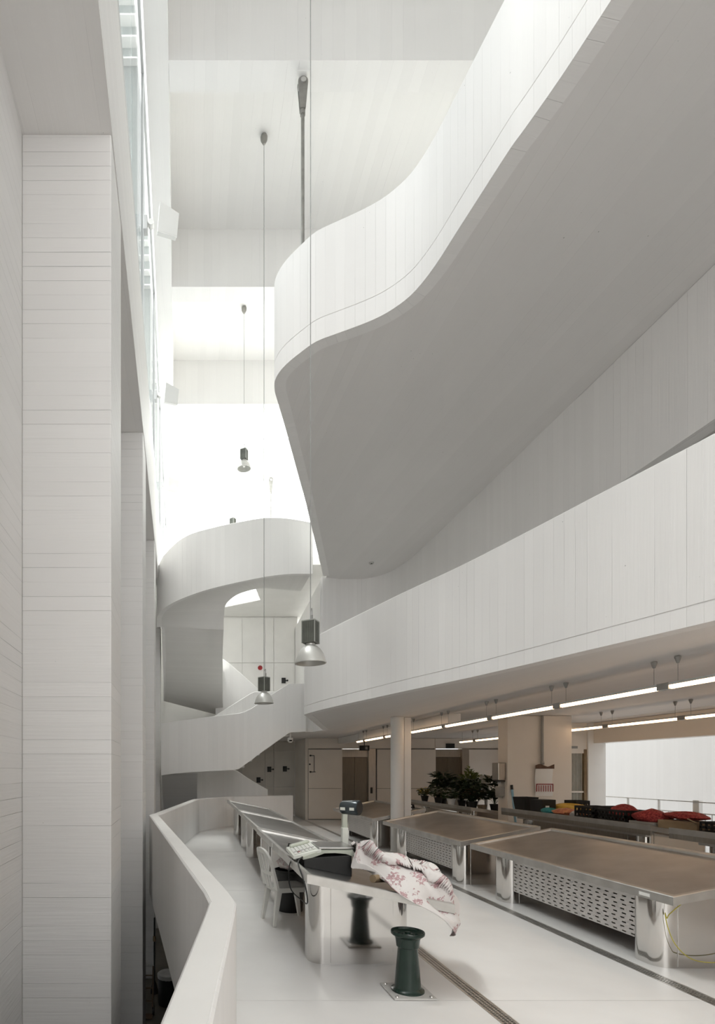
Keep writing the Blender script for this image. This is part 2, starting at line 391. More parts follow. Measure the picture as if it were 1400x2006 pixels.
# --- left wall, columns, edge beam, side ceiling
mb = MB(); skew_box(mb, -1.70, -1.42, Y0, Y1, Z_LOW, 7.57)
struct(mb.build('wall_left', 'wall_boards_flat'), 'tall white board-marked concrete wall behind the row of columns on the left', 'wall')
clab = ['white concrete column in line with the wall, closest to the entrance',
        'broad white board-marked column that fills the left of the picture',
        'white column standing just behind the broadest left column',
        'narrow strip of white column standing behind the corner of the gallery parapet',
        'white column beside the dark underside of the winding stair', 'last white column of the row at the back wall']
for y, lb in zip(COLS, clab):
    mb = MB(); skew_box(mb, -1.42, -0.611, y, y + 0.84, Z_LOW, 7.57)
    struct(mb.build('column', 'wall_boards_flat', bevel=0.012), lb, 'column')
mb = MB(); skew_box(mb, -1.42, -0.602, Y0, Y1, 7.57, 7.63)
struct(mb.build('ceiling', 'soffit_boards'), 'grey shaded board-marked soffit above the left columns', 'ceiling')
mb = MB(); skew_box(mb, -0.95, -0.60, Y0, Y1, 7.63, 9.36)
struct(mb.build('edge_beam', 'wall_boards_flat', bevel=0.015), 'long white concrete edge beam running above the left columns under the high windows', 'beam')
mb = MB(); skew_box(mb, -0.70, -0.60, Y0, Y1, 9.36, 9.44)
struct(mb.build('trim_1', 'frame_grey'), 'pale window sill on top of the long left edge beam', 'sill')

# --- upper edge beam, roof beams and ceiling bays
mb = MB(); skew_box(mb, -0.566, -0.174, Y0, Y1, 13.9, 15.34)
struct(mb.build('roof_edge_beam', 'ceiling_boards'), 'white beam along the top of the high windows, just under the ceiling', 'beam')
blab = ['white ceiling beam over the entrance', 'white ceiling beam above the near columns', 'white ceiling beam at the top of the picture that holds the steel hanger rod',
        'second white ceiling beam, above the tip of the upper balcony', 'third ceiling beam, very bright, behind the upper balcony',
        'farthest ceiling beam, almost burnt out by daylight']
for y, lb in zip(COLS, blab):
    mb = MB().prism([(LX(-0.174, y), y), (9.6, y), (9.6, y + 0.44), (LX(-0.174, y), y + 0.44)], 13.9, 15.34)
    struct(mb.build('roof_beam', 'ceiling_boards', uvrot=0), lb, 'beam')
mb = MB(); mb.box((-0.9, 5.0, 15.34), (9.9, 18.2, 15.7)); mb.box((-0.9, Y0, 15.34), (9.9, 1.04, 15.7)); mb.box((2.2, 1.04, 15.34), (9.9, 5.0, 15.7))
struct(mb.build('ceiling', 'ceiling_boards', uvrot=0), 'white board-marked ceiling between the high roof beams', 'ceiling')
rl = thing('roof_light', 'bright glazed roof light over the far bays, plus an added near opening', 'skylight', (0, 0, 0), kind='structure')
for y in (18.64, 20.62, 23.04, 25.02):
    for x in (-0.3, 3.0, 6.3): MB().box((x - 0.35, y, 15.4), (x + 2.9, y + 1.94, 15.42)).build('pane', 'roof_glass', rl)
MB().box((-0.9, 1.06, 15.45), (0.64, 4.98, 15.47)).build('pane', 'clear_glass', rl); MB().box((0.66, 1.06, 15.45), (2.18, 4.98, 15.47)).build('pane', 'clear_glass', rl)  # near-bay panes: unseen roof light added to brighten the floor below
MB().box((0.62, 1.04, 15.36), (0.68, 5.0, 15.5)).build('frame', 'frame_grey', rl)
for x in (-0.65, 2.6, 5.9, 9.2): MB().box((x - 0.03, 18.6, 15.36), (x + 0.03, 27.0, 15.5)).build('frame', 'frame_grey', rl)

# --- high windows on the left: one per bay, with glass and mullions; fins outside
wlab = ['high window bay over the entrance', 'high window bay above the broad left column', 'high window at the top left of the picture, next to the white floodlight',
        'high window bay between the first and second floodlight', 'high window bay beyond the second floodlight', 'farthest high window bay, burnt out by daylight']
for k in range(6):
    y0 = COLS[k] + 0.16 - (0 if k else 7.6); y1 = COLS[k] + 0.16 + BAY if k < 5 else Y1
    if k == 0: y0 = Y0
    wn = thing('window_%d' % (k + 1), wlab[k], 'window', (LX(-0.63, y0), y0, 9.44), kind='structure')
    ox, oy, oz = LX(-0.63, y0), y0, 9.44
    n = 3 if k == 0 else 2
    for i in range(n):
        a = y0 + (y1 - y0) * i / n + 0.03; b = y0 + (y1 - y0) * (i + 1) / n - 0.03
        m = MB(); skew_box(m, -0.636, -0.624, a, b, 9.5, 13.88)
        m.v = [(x - ox, y - oy, z - oz) for x, y, z in m.v]; m.build('pane', 'clear_glass', wn)
    m = MB(); skew_box(m, -0.66, -0.60, y1 - 0.03, y1 + 0.03, 9.44, 13.9)
    m.v = [(x - ox, y - oy, z - oz) for x, y, z in m.v]; m.build('mullion', 'frame_grey', wn)
    m = MB(); skew_box(m, -0.66, -0.60, y0, y1, 9.44, 9.49); skew_box(m, -0.66, -0.60, y0, y1, 13.85, 13.9)
    m.v = [(x - ox, y - oy, z - oz) for x, y, z in m.v]; m.build('frame', 'frame_grey', wn)
flab = ['frosted glass sun fin outside the high window, before the first floodlight', 'frosted glass sun fin with ladder slats at the top left of the picture',
        'frosted glass sun fin with ladder slats below the first floodlight', 'frosted glass sun fin just above the second floodlight', 'farthest frosted glass sun fin, washed out by light']
for k in range(1, 6):
    y = COLS[k] + 0.13; x = LX(-0.68, y)
    fn = thing('sun_fin', flab[k - 1], 'fin', (x, y, 9.5), group='glass fins outside the high windows')
    MB().box((-0.85, -0.015, 0), (0, 0.015, 4.45)).build('panel', 'frosted_glass', fn)
    MB().box((-0.03, -0.03, 0), (0, 0.03, 6.1)).build('post', 'frame_grey', fn)
    MB().box((-0.88, -0.03, 0), (-0.85, 0.03, 6.1)).build('post', 'frame_grey', fn)
    for i in range(5): MB().box((-0.85, -0.12, 4.45 + 0.37 * i), (-0.03, 0.12, 4.48 + 0.37 * i)).build('slat', 'white_enamel', fn)
    MB().box((-0.85, 0.03, 4.47), (-0.03, 0.04, 6.0)).build('backing', 'frosted_glass', fn)

# --- gallery floor in slabs with recessed joints; drain pits left open between them
PAR = [(-0.72, -7.0), (-0.35, -1.4), (0.06, 1.81), (0.235, 3.18), (0.265, 3.45), (0.235, 3.78), (-0.63, 10.05), (-0.665, 10.3), (-0.60, 10.65), (0.06, 15.45), (0.148, 15.95), (0.32, 16.3), (1.05, 17.5), (1.3, 17.72), (3.3, 18.4)]
fl = thing('floor', 'pale grey painted market hall floor in large slabs with fine joints', 'floor', kind='structure')
def left_at(y):
    for a, b in zip(PAR, PAR[1:]):
        if a[1] <= y <= b[1]: return a[0] + (b[0] - a[0]) * (y - a[1]) / (b[1] - a[1])
    return 2.3
YS = [-7.0, -3.6, 0.3, 4.32, 8.3, 12.3, 16.3, 22.4]; XD = [2.19, 2.31, 3.985, 4.105, 10.3]
J = 0.003
for i in range(len(YS) - 1):
    ya, yb = YS[i] + J, YS[i + 1] - J
    ys = sorted({ya, yb} | {p[1] for p in PAR if ya < p[1] < yb})
    L = []
    for y in ys:
        L.append((min(left_at(y), 2.19), y))
    if i == len(YS) - 2:   # stair arrival behind the end of the parapet
        L = [(left_at(y) , y) for y in ys if y < 17.9 and left_at(y) < 2.19] + [(2.19, 18.02)]
        MB().prism(L + [(2.19, ya)], -0.12, 0).build('slab', 'floor_paint', fl)
        MB().prism([(2.31, ya), (2.31, 18.06), (3.3, 18.4), (3.3, 18.55), (2.31, 18.55), (2.31, yb), (3.985, yb), (3.985, ya)], -0.12, 0).build('slab', 'floor_paint', fl)
    else:
        MB().prism(L + [(2.19, yb), (2.19, ya)], -0.12, 0).build('slab', 'floor_paint', fl)
        MB().box((2.31, ya, -0.12), (3.985, yb, 0)).build('slab', 'floor_paint', fl)
    MB().box((4.105, ya, -0.12), (10.6, yb, 0)).build('slab', 'floor_paint', fl)
bp = [(x + 0.02, y) for x, y in PAR] + [(3.3, 18.5), (2.3, 18.55), (2.3, 22.4), (10.6, 22.4), (10.6, -7.0)]
MB().prism(bp, -0.49, -0.12).build('base', 'dark_joint', fl)

gp = thing('gallery_parapet', 'white concrete parapet bending around the left edge of the market floor', 'parapet', kind='structure')
prof = [(0, -0.47), (-0.17, -0.47), (-0.17, 0.965), (-0.16, 0.975), (-0.01, 0.975), (0, 0.965)]
MB().sweep(PAR, prof, smooth=False).build('panel', 'wall_boards_upright', gp)
MB().sweep(PAR, [(-0.155, 0.972), (-0.155, 0.979), (-0.015, 0.979), (-0.015, 0.972)], smooth=False).build('coping', 'plain_white', gp)
cov = [(0, 0), (0.05, 0.0), (0.012, 0.012), (0, 0.05)]
MB().sweep([p for p in PAR if p[1] > 3.6], cov, caps=False).build('cove', 'floor_paint', gp)

# --- lower balcony (slab + band parapet with its pour joint)
LB = [(5.2, -7.0), (4.95, 0.0), (4.75, 2.0), (4.45, 3.2), (4.22, 4.1), (4.08, 4.75), (3.92, 5.45), (3.72, 6.35), (3.5, 7.25), (3.2, 8.2), (2.95, 9.1), (2.62, 10.3), (2.47, 10.95), (2.38, 11.5)]
LBs = smooth_path(LB, 5)
TIP = [(2.355, 11.75), (2.37, 11.88), (2.42, 12.0), (3.1, 14.1), (3.78, 16.2)]
lb = thing('lower_balcony', 'long white curved balcony band above the fish counters', 'balcony', kind='structure')
def band(path, z0, zj, z1, t):
    # outer face on the left of travel (negative offsets are the outside)
    return MB().sweep(path, [(0, z0), (0, zj - 0.006), (0.012, zj - 0.003), (0.012, zj + 0.003), (0, zj + 0.006), (0, z1 - 0.012), (0.012, z1), (t - 0.012, z1), (t, z1 - 0.012), (t, z0)])
band(LBs + TIP, 3.0, 3.17, 4.50, 0.17).build('parapet', 'wall_boards_upright', lb)
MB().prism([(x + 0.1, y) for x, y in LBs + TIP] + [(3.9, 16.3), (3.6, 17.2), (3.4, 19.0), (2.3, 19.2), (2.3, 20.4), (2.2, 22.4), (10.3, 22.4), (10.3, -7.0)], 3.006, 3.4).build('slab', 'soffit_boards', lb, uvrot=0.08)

# --- upper balcony: big grey soffit and white folded parapet
UB = [(4.4, -7.0), (4.0, -1.0), (3.55, 1.6), (3.28, 3.1), (3.12, 4.13), (3.05, 4.58), (2.97, 4.95), (2.93, 5.11), (2.87, 5.5), (2.81, 5.9), (2.75, 6.3), (2.66, 6.62), (2.54, 6.82), (2.36, 7.0), (2.12, 7.15), (1.87, 7.28), (1.64, 7.41), (1.47, 7.6), (1.31, 7.82), (1.22, 8.02), (1.195, 8.2), (1.23, 8.4)]
UBs = smooth_path(UB, 3) + [(1.55, 9.32), (2.4, 11.85), (3.83, 16.35)]
ub = thing('upper_balcony', 'big upper balcony with white folded parapet and wide grey soffit', 'balcony', kind='structure')
band(UBs, 7.57, 7.86, 9.06, 0.17).build('parapet', 'wall_boards_upright', ub)
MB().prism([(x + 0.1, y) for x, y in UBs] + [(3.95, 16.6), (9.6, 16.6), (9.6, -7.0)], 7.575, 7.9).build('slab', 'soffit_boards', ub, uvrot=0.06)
MB().box((3.9, 16.6, 8.06), (9.6, 22.4, 8.3)).build('slab', 'plain_white', ub)

# --- wall of the core under the upper balcony; opening in its near part
wr = [(5.93, 8.6), (5.93, 13.6), (5.9, 14.6), (5.85, 15.3), (5.7, 15.95), (5.4, 16.4), (5.0, 16.6), (4.55, 16.62), (4.1, 16.52), (3.83, 16.43), (3.80, 16.5), (3.86, 17.0), (4.1, 22.4)]
mb = MB().sweep(smooth_path(wr[:10], 4) + wr[10:], [(0, 3.4), (0.2, 3.4), (0.2, 7.6), (0, 7.6)], smooth=True)
mb.box((5.93, -7.0, 5.81), (6.13, 8.6, 7.57)); mb.box((5.93, -7.0, 3.4), (6.13, -6.5, 7.57))
struct(mb.build('wall_right', 'wall_boards_upright'), 'shaded concrete wall between the two balconies, curving back at its end', 'wall')
mb = MB().box((9.6, -7.0, 3.0), (9.9, 27.0, 15.7))
struct(mb.build('wall_east', 'plain_white'), 'plain white wall closing the upper floors on the far side', 'wall')
mb = MB().box((-1.6, 27.0, -0.5), (9.9, 27.3, 15.7))
struct(mb.build('wall_end', 'plain_white'), 'bright white end wall of the upper hall behind the stair', 'wall')

# --- market hall under the lower balcony: back wall of cladding panels, lifts, recess
bw = thing('wall_back', 'white panelled back wall of the market hall with two lift openings', 'wall', kind='structure')
YB = 20.3
def pan(x0, x1, z0, z1, m='panel_white', y=YB, name='panel'):
    g = 0.008
    MB().box((x0 + g, y - 0.03, z0 + g), (x1 - g, y, z1 - g)).build(name, m, bw)
MB().box((4.2, YB + 0.02, 2.62), (11.5, YB + 0.2, 3.0)).build('backing', 'panel_white', bw)
mb = MB()
for x0, x1 in ((4.2, 5.42), (6.72, 8.86), (10.1, 11.5)): mb.box((x0, YB + 0.01, 0), (x1, YB + 0.2, 2.62))
mb.build('backing', 'dark_joint', bw)
for x0, x1 in ((4.2, 5.42), (6.72, 7.8), (7.8, 8.86), (10.1, 11.5)):
    pan(x0, x1, 0.02, 1.15); pan(x0, x1, 1.15, 2.59)
for x0, x1 in ((4.2, 6.05), (6.05, 8.86), (8.86, 11.5)): pan(x0, x1, 2.63, 3.0)
for x0 in (5.42, 8.86):
    MB().box((x0, YB + 0.01, 0), (x0 + 0.04, YB + 0.3, 2.62)).build('jamb', 'panel_white', bw)
    MB().box((x0 + 1.0, YB - 0.02, 0), (x0 + 1.26, YB + 0.3, 2.62)).build('jamb', 'steel_brushed', bw)
hx = 4.40
ph = MB().tube([(hx, YB - 0.09, 1.76), (hx, YB - 0.09, 2.36)], 0.012, 8).tube([(hx - 0.13, YB - 0.09, 2.36), (hx, YB - 0.09, 2.36)], 0.012, 8).tube([(hx - 0.13, YB - 0.09, 1.76), (hx + 0.05, YB - 0.09, 1.76)], 0.012, 8)
for z in (1.76, 2.36): ph.tube([(hx - 0.13, YB - 0.10, z), (hx - 0.13, YB - 0.02, z)], 0.03, 10)
tag(ph.build('pull_handle', 'black_plastic', bw), 'black pull handle on the white panel')
MB().tube([(hx - 0.15, YB - 0.06, 2.04), (hx - 0.15, YB - 0.02, 2.04)], 0.03, 10).build('lock', 'black_plastic', bw)
ll = ['steel double lift door nearest the white panel with the pull handle', 'steel double lift door behind the potted plants']
for i, x0 in enumerate((5.46, 8.9)):
    lf = thing('door_%d' % (i + 2), ll[i], 'lift', (x0, YB + 0.12, 0), kind='structure')
    MB().box((0, 0, 0.02), (0.475, 0.03, 2.3)).build('door', 'lift_steel', lf); MB().box((0.485, 0, 0.02), (0.96, 0.03, 2.3)).build('door', 'lift_steel', lf)
    MB().box((0, -0.02, 2.31), (0.96, 0.06, 2.6)).build('header', 'steel_brushed', lf)
    MB().box((0, 0.03, 0), (0.96, 0.06, 2.6)).build('backing', 'black_plastic', lf)
    cp = MB().box((-0.04, -0.012, -0.11), (0.04, 0.012, 0.11)).build('call_panel', 'black_plastic', None, (x0 + 1.06, YB - 0.032, 1.08), bevel=0.004)
    tag(cp, ['black call panel on the frame of the lift by the white panel', 'black call panel on the frame of the lift behind the plants'][i], 'button')
tag(MB().box((-0.30, -0.06, 0), (0.0, 0.0, 0.17)).build('lift_sign', 'black_plastic', None, (9.55, YB - 0.03, 2.63)), 'small black sign box over the lift behind the plants', 'sign')
sg = thing('exit_sign', 'small black box hanging over the lift by the white panel', 'sign', (6.05, 19.6, 2.62))
MB().box((-0.17, -0.04, -0.1), (0.17, 0.04, 0.08)).build('box', 'black_plastic', sg); MB().tube([(0, 0, 0.08), (0, 0, 0.385)], 0.012, 6).build('rod', 'black_plastic', sg)
MB().box((0.02, -0.046, -0.06), (0.1, -0.04, 0.04)).build('pictogram', 'grey_plastic', sg)

rc = thing('wall_recess', 'grey panelled wall with locked doors beneath and behind the stair', 'wall', kind='structure')
YR = 22.4
MB().box((-1.6, YR + 0.02, Z_LOW), (4.2, YR + 0.25, 8.06)).build('backing', 'plain_white', rc)
MB().box((-1.6, YR + 0.02, 8.06), (9.6, YR + 0.7, 8.3)).build('backing', 'plain_white', rc)
MB().box((4.1, YB + 0.02, 0), (4.2, YR, 3.0)).build('side', 'panel_white', rc)
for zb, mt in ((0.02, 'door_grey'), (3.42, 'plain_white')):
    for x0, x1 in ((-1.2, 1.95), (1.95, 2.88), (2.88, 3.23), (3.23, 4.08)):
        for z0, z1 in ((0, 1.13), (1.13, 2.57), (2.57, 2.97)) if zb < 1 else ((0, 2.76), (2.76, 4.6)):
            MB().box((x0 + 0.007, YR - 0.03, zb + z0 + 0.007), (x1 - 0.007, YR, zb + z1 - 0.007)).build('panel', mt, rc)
for (x, y, z, lb2) in ((3.05, YR - 0.03, 1.86, 'black door lock on the narrow dark panel under the stair'), (3.68, YR - 0.03, 1.88, 'black lock with a button on the wide dark panel under the stair'),
                       (3.63, YR - 0.03, 5.46, 'black lock with a button on the white door behind the hanging lamp'), (2.61, YR - 0.03, 1.43, 'low black lock beside the brown stair parapet')):
    lk = thing('door_lock', lb2, 'lock', (x, y, z))
    MB().box((-0.08, -0.04, -0.11), (0.08, 0, 0.11)).build('case', 'black_plastic', lk, bevel=0.006)
    MB().tube([(0.15, -0.06, 0), (0.15, 0, 0)], 0.035, 10).build('button', 'black_plastic', lk); MB().bar((0.08, -0.01, 0), (0.15, -0.01, 0), 0.03).build('arm', 'black_plastic', lk)
bl = thing('alarm_bell', 'round red alarm bell on the white wall above the middle lamp', 'alarm', (2.68, YR - 0.03, 5.98))
MB().lathe([(0.0, 0.08), (0.04, 0.075), (0.08, 0.04), (0.09, 0.0)], 20).build('dome', 'red_paint', bl); bl.rotation_euler = (PI / 2, 0, 0)
MB().lathe([(0.095, 0.0), (0.095, 0.015), (0, 0.015)], 20).build('base', 'red_paint', bl)
# lobby ceiling with the open corner; hidden left strip added to shade the stair
mb = MB().prism([(2.1, 16.75), (2.1, 18.9), (2.43, 20.2), (1.17, 21.1), (0.2, 21.2), (0.2, 18.3), (-1.2, 18.3), (-1.25, 22.4), (3.9, 22.4), (3.9, 16.75)], 8.06, 8.3)
struct(mb.build('ceiling', 'plain_white'), 'smooth white lobby ceiling with an open corner behind the winding stair', 'ceiling')

# --- downstand beam, round column, duct, broad pillar
struct(MB().box((5.3, 11.5, 2.80), (5.56, YB, 3.0)).build('downstand_beam', 'plain_white'), 'white downstand beam lit by the light strip under the balcony slab', 'beam')
rcx = thing('round_column', 'slim round white column between the fish counters', 'column', (4.53, 12.3, 0), kind='structure')
MB().lathe([(0.155, 0), (0.155, 0.02), (0.14, 0.03), (0.14, 3.0)], 40).build('shaft', 'plain_white', rcx)
dp = thing('downpipe', 'rectangular white pipe fixed beside the slim round column', 'pipe', (4.768, 12.36, 0))
MB().box((-0.075, -0.06, 0), (0.075, 0.06, 2.99)).build('pipe', 'plain_white', dp, bevel=0.012)
for z in (0.93, 1.0): MB().box((-0.078, -0.075, z), (0.085, 0.075, z + 0.035)).build('clamp', 'plain_white', dp)
struct(MB().box((6.82, 12.0, 0), (8.22, 12.38, 3.0)).build('pillar', 'panel_white', bevel=0.01), 'broad pale pillar between the crates and the potted plants', 'pillar')
pp = thing('conduit_pipe', 'thin grey pipe running down the broad pillar to the calendar', 'pipe', (7.55, 11.96, 0))
MB().tube([(0, 0, 1.99), (0, 0, 2.995)], 0.028, 8).build('pipe', 'grey_plastic', pp); MB().tube([(0, -0.02, 1.95), (0, 0, 2.0)], 0.036, 8).build('tap', 'grey_plastic', pp)

# --- right side: opening to the bright court
struct(MB().box((10.0, -7.0, 2.49), (10.3, 14.1, 3.0)).build('lintel', 'panel_white'), 'long pale lintel over the opening to the bright court', 'lintel')
struct(MB().box((10.0, -7.0, 0), (10.3, 8.3, 2.49)).build('wall_hall_shade', 'panel_white'), 'pale side wall added out of view to keep court light off the near hall', 'wall')  # unseen wall added to block court light from the near floor
struct(MB().box((-1.7, -7.3, 0), (10.0, -7.0, 3.2)).build('wall_front', 'panel_white'), 'pale end wall added behind the viewer to keep the lower hall dark', 'wall')  # added unseen wall, keeps front light out of the lower hall
struct(MB().box((9.86, 13.8, 0), (10.3, 14.1, 3.0)).build('wall_pier', 'plain_white'), 'white wall end beside the curtained door', 'wall')
dr = thing('door_1', 'glazed door with pale curtains beside the bright court opening', 'door', (9.0, 13.85, 0), kind='structure')
MB().box((0, 0, 2.34), (0.86, 0.1, 3.0)).build('header', 'panel_white', dr); MB().box((0, 0, 0), (0.08, 0.08, 2.34)).build('jamb', 'panel_white', dr); MB().box((0.8, 0, 0), (0.86, 0.08, 2.34)).build('jamb', 'cardboard', dr)
MB().box((0.08, 0.02, 2.24), (0.8, 0.06, 2.34)).build('rail', 'panel_white', dr); MB().box((0.08, 0.025, 1.25), (0.8, 0.055, 1.29)).build('rail', 'panel_white', dr)
MB().box((0.08, 0.03, 0.05), (0.8, 0.04, 2.24)).build('pane', 'clear_glass', dr)
MB().grid([[(0.08 + 0.018 * i, 0.09 + 0.02 * math.sin(i * 1.3), 0.05 + 2.19 * j) for i in range(41)] for j in range(2)]).build('curtain', 'curtain_cloth', dr)
MB().box((0.30, -0.02, 2.36), (0.62, 0.03, 2.42)).build('closer', 'grey_plastic', dr)
struct(MB().prism([(9.9, 14.1), (10.3, 14.1), (11.5, 16.4), (11.5, YB + 0.3), (11.3, YB + 0.3), (11.3, 16.5), (10.1, 14.3), (9.9, 14.3)], 0, 3.0).build('wall_side', 'panel_white'), 'pale side wall beyond the lift doors', 'wall')
struct(MB().box((10.0, 14.1, 3.0), (11.5, YB + 0.3, 3.3)).build('ceiling', 'plain_white'), 'plain ceiling in the corner by the lifts', 'ceiling')
struct(MB().box((14.5, -9.0, -1.0), (14.8, 27.0, 9.0)).build('wall_court', 'wall_boards_upright'), 'bright white board-marked wall across the open court', 'wall')
struct(MB().box((10.6, -9.0, -0.6), (14.5, 14.1, -0.05)).build('ground', 'floor_paint'), 'pale ground of the open court behind the railing', 'ground')
rg = thing('railing', 'thin grey steel railing in front of the bright court wall', 'railing', (11.0, 0, 0))
MB().box((-0.02, 4.0, 1.105), (0.02, 15.0, 1.125)).build('handrail', 'galvanised', rg); MB().box((-0.015, 4.0, 0.86), (0.015, 13.1, 0.88)).build('rail', 'galvanised', rg)
MB().box((-0.015, 4.0, 0.0), (0.015, 15.0, 0.02)).build('rail', 'galvanised', rg)
for y in (14.95, 13.98, 13.05, 10.9, 9.8, 8.7, 7.6, 6.5, 5.4): MB().box((-0.02, y - 0.012, -0.05), (0.02, y + 0.012, 1.12)).build('post', 'galvanised', rg)
MB().box((0.03, 12.05, -0.05), (0.11, 12.2, 1.15)).build('post', 'white_enamel', rg)
bal = MB().box((-0.006, -0.006, 0.02), (0.006, 0.006, 0.86)).build('baluster', 'galvanised', rg, (0, 12.95, 0))
for i in range(1, 52):
    c = bal.copy(); C.objects.link(c); c.parent = rg; c.location = (0, 12.95 - 0.155 * i, 0)

# --- made-up open entrance behind the camera, lets in soft front light
struct(MB().box((-1.7, -7.3, 9.5), (9.9, -7.0, 15.7)).build('wall_front', 'plain_white'), 'white wall above the added open entrance that lets in front light', 'wall')

# --- basement seen through the slot on the left
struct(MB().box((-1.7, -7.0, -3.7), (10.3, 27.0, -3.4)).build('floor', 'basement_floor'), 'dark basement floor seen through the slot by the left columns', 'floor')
struct(MB().box((2.6, -7.0, -3.4), (2.9, 27.0, -0.49)).build('wall_basement', 'dimmed_concrete'), 'dim basement wall under the market floor', 'wall')

# ================================================================ THE WINDING STAIR
st = thing('staircase', 'winding white concrete stair between the balconies and the market floor', 'staircase', kind='structure')
def flight(O, I, name, zth=0.2):
    """O, I: outer and inner edge points (x,y,z of the soffit); a slab lofted between them"""
    n = len(O); k = 4
    B = [[tuple(o[q] + (i[q] - o[q]) * j / k for q in range(3)) for j in range(k + 1)] for o, i in zip(O, I)]
    Tt = [[(p[0], p[1], p[2] + zth) for p in r] for r in B]
    L = [0]
    for a, b in zip(B, B[1:]): L.append(L[-1] + math.dist(a[0], b[0]) * 0.5 + math.dist(a[-1], b[-1]) * 0.5)
    W = math.dist(O[-1], I[-1])
    uv = lambda i, j: (L[i], W * j / k)
    mb = MB().grid(B, uv).grid(Tt, uv)
    for R in (0, k): mb.grid([[r[R] for r in B], [r[R] for r in Tt]])
    for e in (0, n - 1): mb.grid([B[e], Tt[e]])
    return mb.build(name, 'stair_boards', st, sharp=25)
def rail_wall(path, t, name='parapet', smooth=True):
    return MB().sweep(path, [(0, ('b', 0)), (0, ('t', -0.01)), (0.01, ('t', 0)), (t - 0.01, ('t', 0)), (t, ('t', -0.01)), (t, ('b', 0))], smooth=smooth).build(name, 'wall_boards_upright', st)
# upper flight: from the upper balcony round to the left wall, then down and away
O = smooth_path([(3.42, 16.25, 7.56), (2.6, 15.98, 7.45), (1.7, 15.88, 7.28), (0.5, 15.8, 6.98), (-0.3, 15.9, 6.73), (-0.75, 16.15, 6.55), (-0.95, 16.55, 6.44), (-0.99, 16.8, 6.36), (-1.0, 17.0, 6.24)], 5)
I = smooth_path([(3.42, 17.7, 7.57), (2.7, 17.5, 7.56), (2.05, 17.3, 7.52), (1.43, 17.16, 7.32), (1.1, 17.05, 7.08), (0.96, 17.0, 6.88), (0.925, 17.0, 6.6), (0.915, 17.0, 6.4), (0.91, 17.0, 6.15)], 5)
O2 = [(-1.03, 18.2, 5.52), (-1.07, 19.4, 4.86), (-1.1, 19.9, 4.58), (-1.12, 20.3, 4.45), (-1.14, 20.7, 4.42)]
I2 = [(0.93, 18.2, 5.48), (1.0, 19.4, 4.76), (1.04, 20.2, 4.28), (1.1, 20.75, 4.06), (1.1, 22.3, 4.02)]
flight(O + O2, I + I2, 'flight')
def top_of(pts, tops):
    out = []; L = [0]
    for a, b in zip(pts, pts[1:]): L.append(L[-1] + math.dist(a[:2], b[:2]))
    for p, l in zip(pts, L):
        f = l / L[-1] * (len(tops) - 1); i = min(int(f), len(tops) - 2); out.append((p[0], p[1], p[2] - 0.005, tops[i] + (tops[i + 1] - tops[i]) * (f - i)))
    return out
tops = smooth_path([(9.05,), (9.06,), (9.03,), (8.88,), (8.70,), (8.48,), (8.0,), (7.75,)], 5)
rail_wall(top_of(O[::-1], [t[0] for t in tops][::-1]), 0.15)
rail_wall([(p[0], p[1], p[2] - 0.005, p[2] + 1.45) for p in [(-1.0, 17.0, 6.24)] + O2], 0.1)
rail_wall([(p[0], p[1] , p[2] + 0.01, p[2] + 1.35) for p in [(0.91, 17.0, 6.15)] + I2[:4]], -0.08)
# middle flight: from the back left landing down to the right, to the lower balcony
rail_wall(smooth_path([(0.86, 20.75, 3.7, 6.12), (1.2, 20.62, 3.6, 5.9), (1.8, 20.5, 3.2, 5.35), (2.45, 20.4, 2.95, 4.74)], 4), 0.14)
flight([(1.1, 20.6, 4.0), (2.4, 20.45, 3.0)], [(1.1, 22.3, 4.0), (2.4, 22.3, 3.0)], 'flight')
# lower flight: from the lower balcony down to the left landing
L1 = [(3.42, 17.0, 3.0, 4.47), (2.97, 17.0, 2.98, 4.47), (2.88, 17.0, 2.95, 4.46), (2.6, 16.98, 2.76, 4.29), (2.12, 16.95, 2.43, 3.97), (1.74, 16.92, 2.13, 3.70), (1.50, 16.9, 1.97, 3.59), (1.35, 16.88, 1.86, 3.55), (1.22, 16.86, 1.83, 3.535), (0.63, 16.82, 1.80, 3.455), (-0.15, 16.84, 1.76, 3.35), (-0.62, 16.9, 1.71, 3.29), (-0.97, 17.0, 1.66, 3.24)]
rail_wall(L1[::-1], 0.14)
MB().box((3.40, 17.0, 3.0), (4.05, 17.14, 4.47)).build('landing_edge', 'stair_boards', st)
flight([(3.6, 17.05, 3.0), (2.95, 17.05, 2.98), (1.4, 17.05, 1.88), (1.2, 17.05, 1.83), (-0.99, 17.05, 1.70)], [(3.6, 18.7, 3.0), (2.3, 18.7, 2.98), (0.8, 18.7, 1.9), (0.7, 18.7, 1.84), (-1.04, 18.7, 1.74)], 'flight')
rail_wall([(3.3, 18.85, 2.99, 4.5), (2.05, 18.75, 2.9, 4.49), (1.9, 18.75, 2.8, 4.42), (0.62, 18.75, 1.84, 3.62), (0.5, 18.75, 1.8, 3.55)], 0.12)
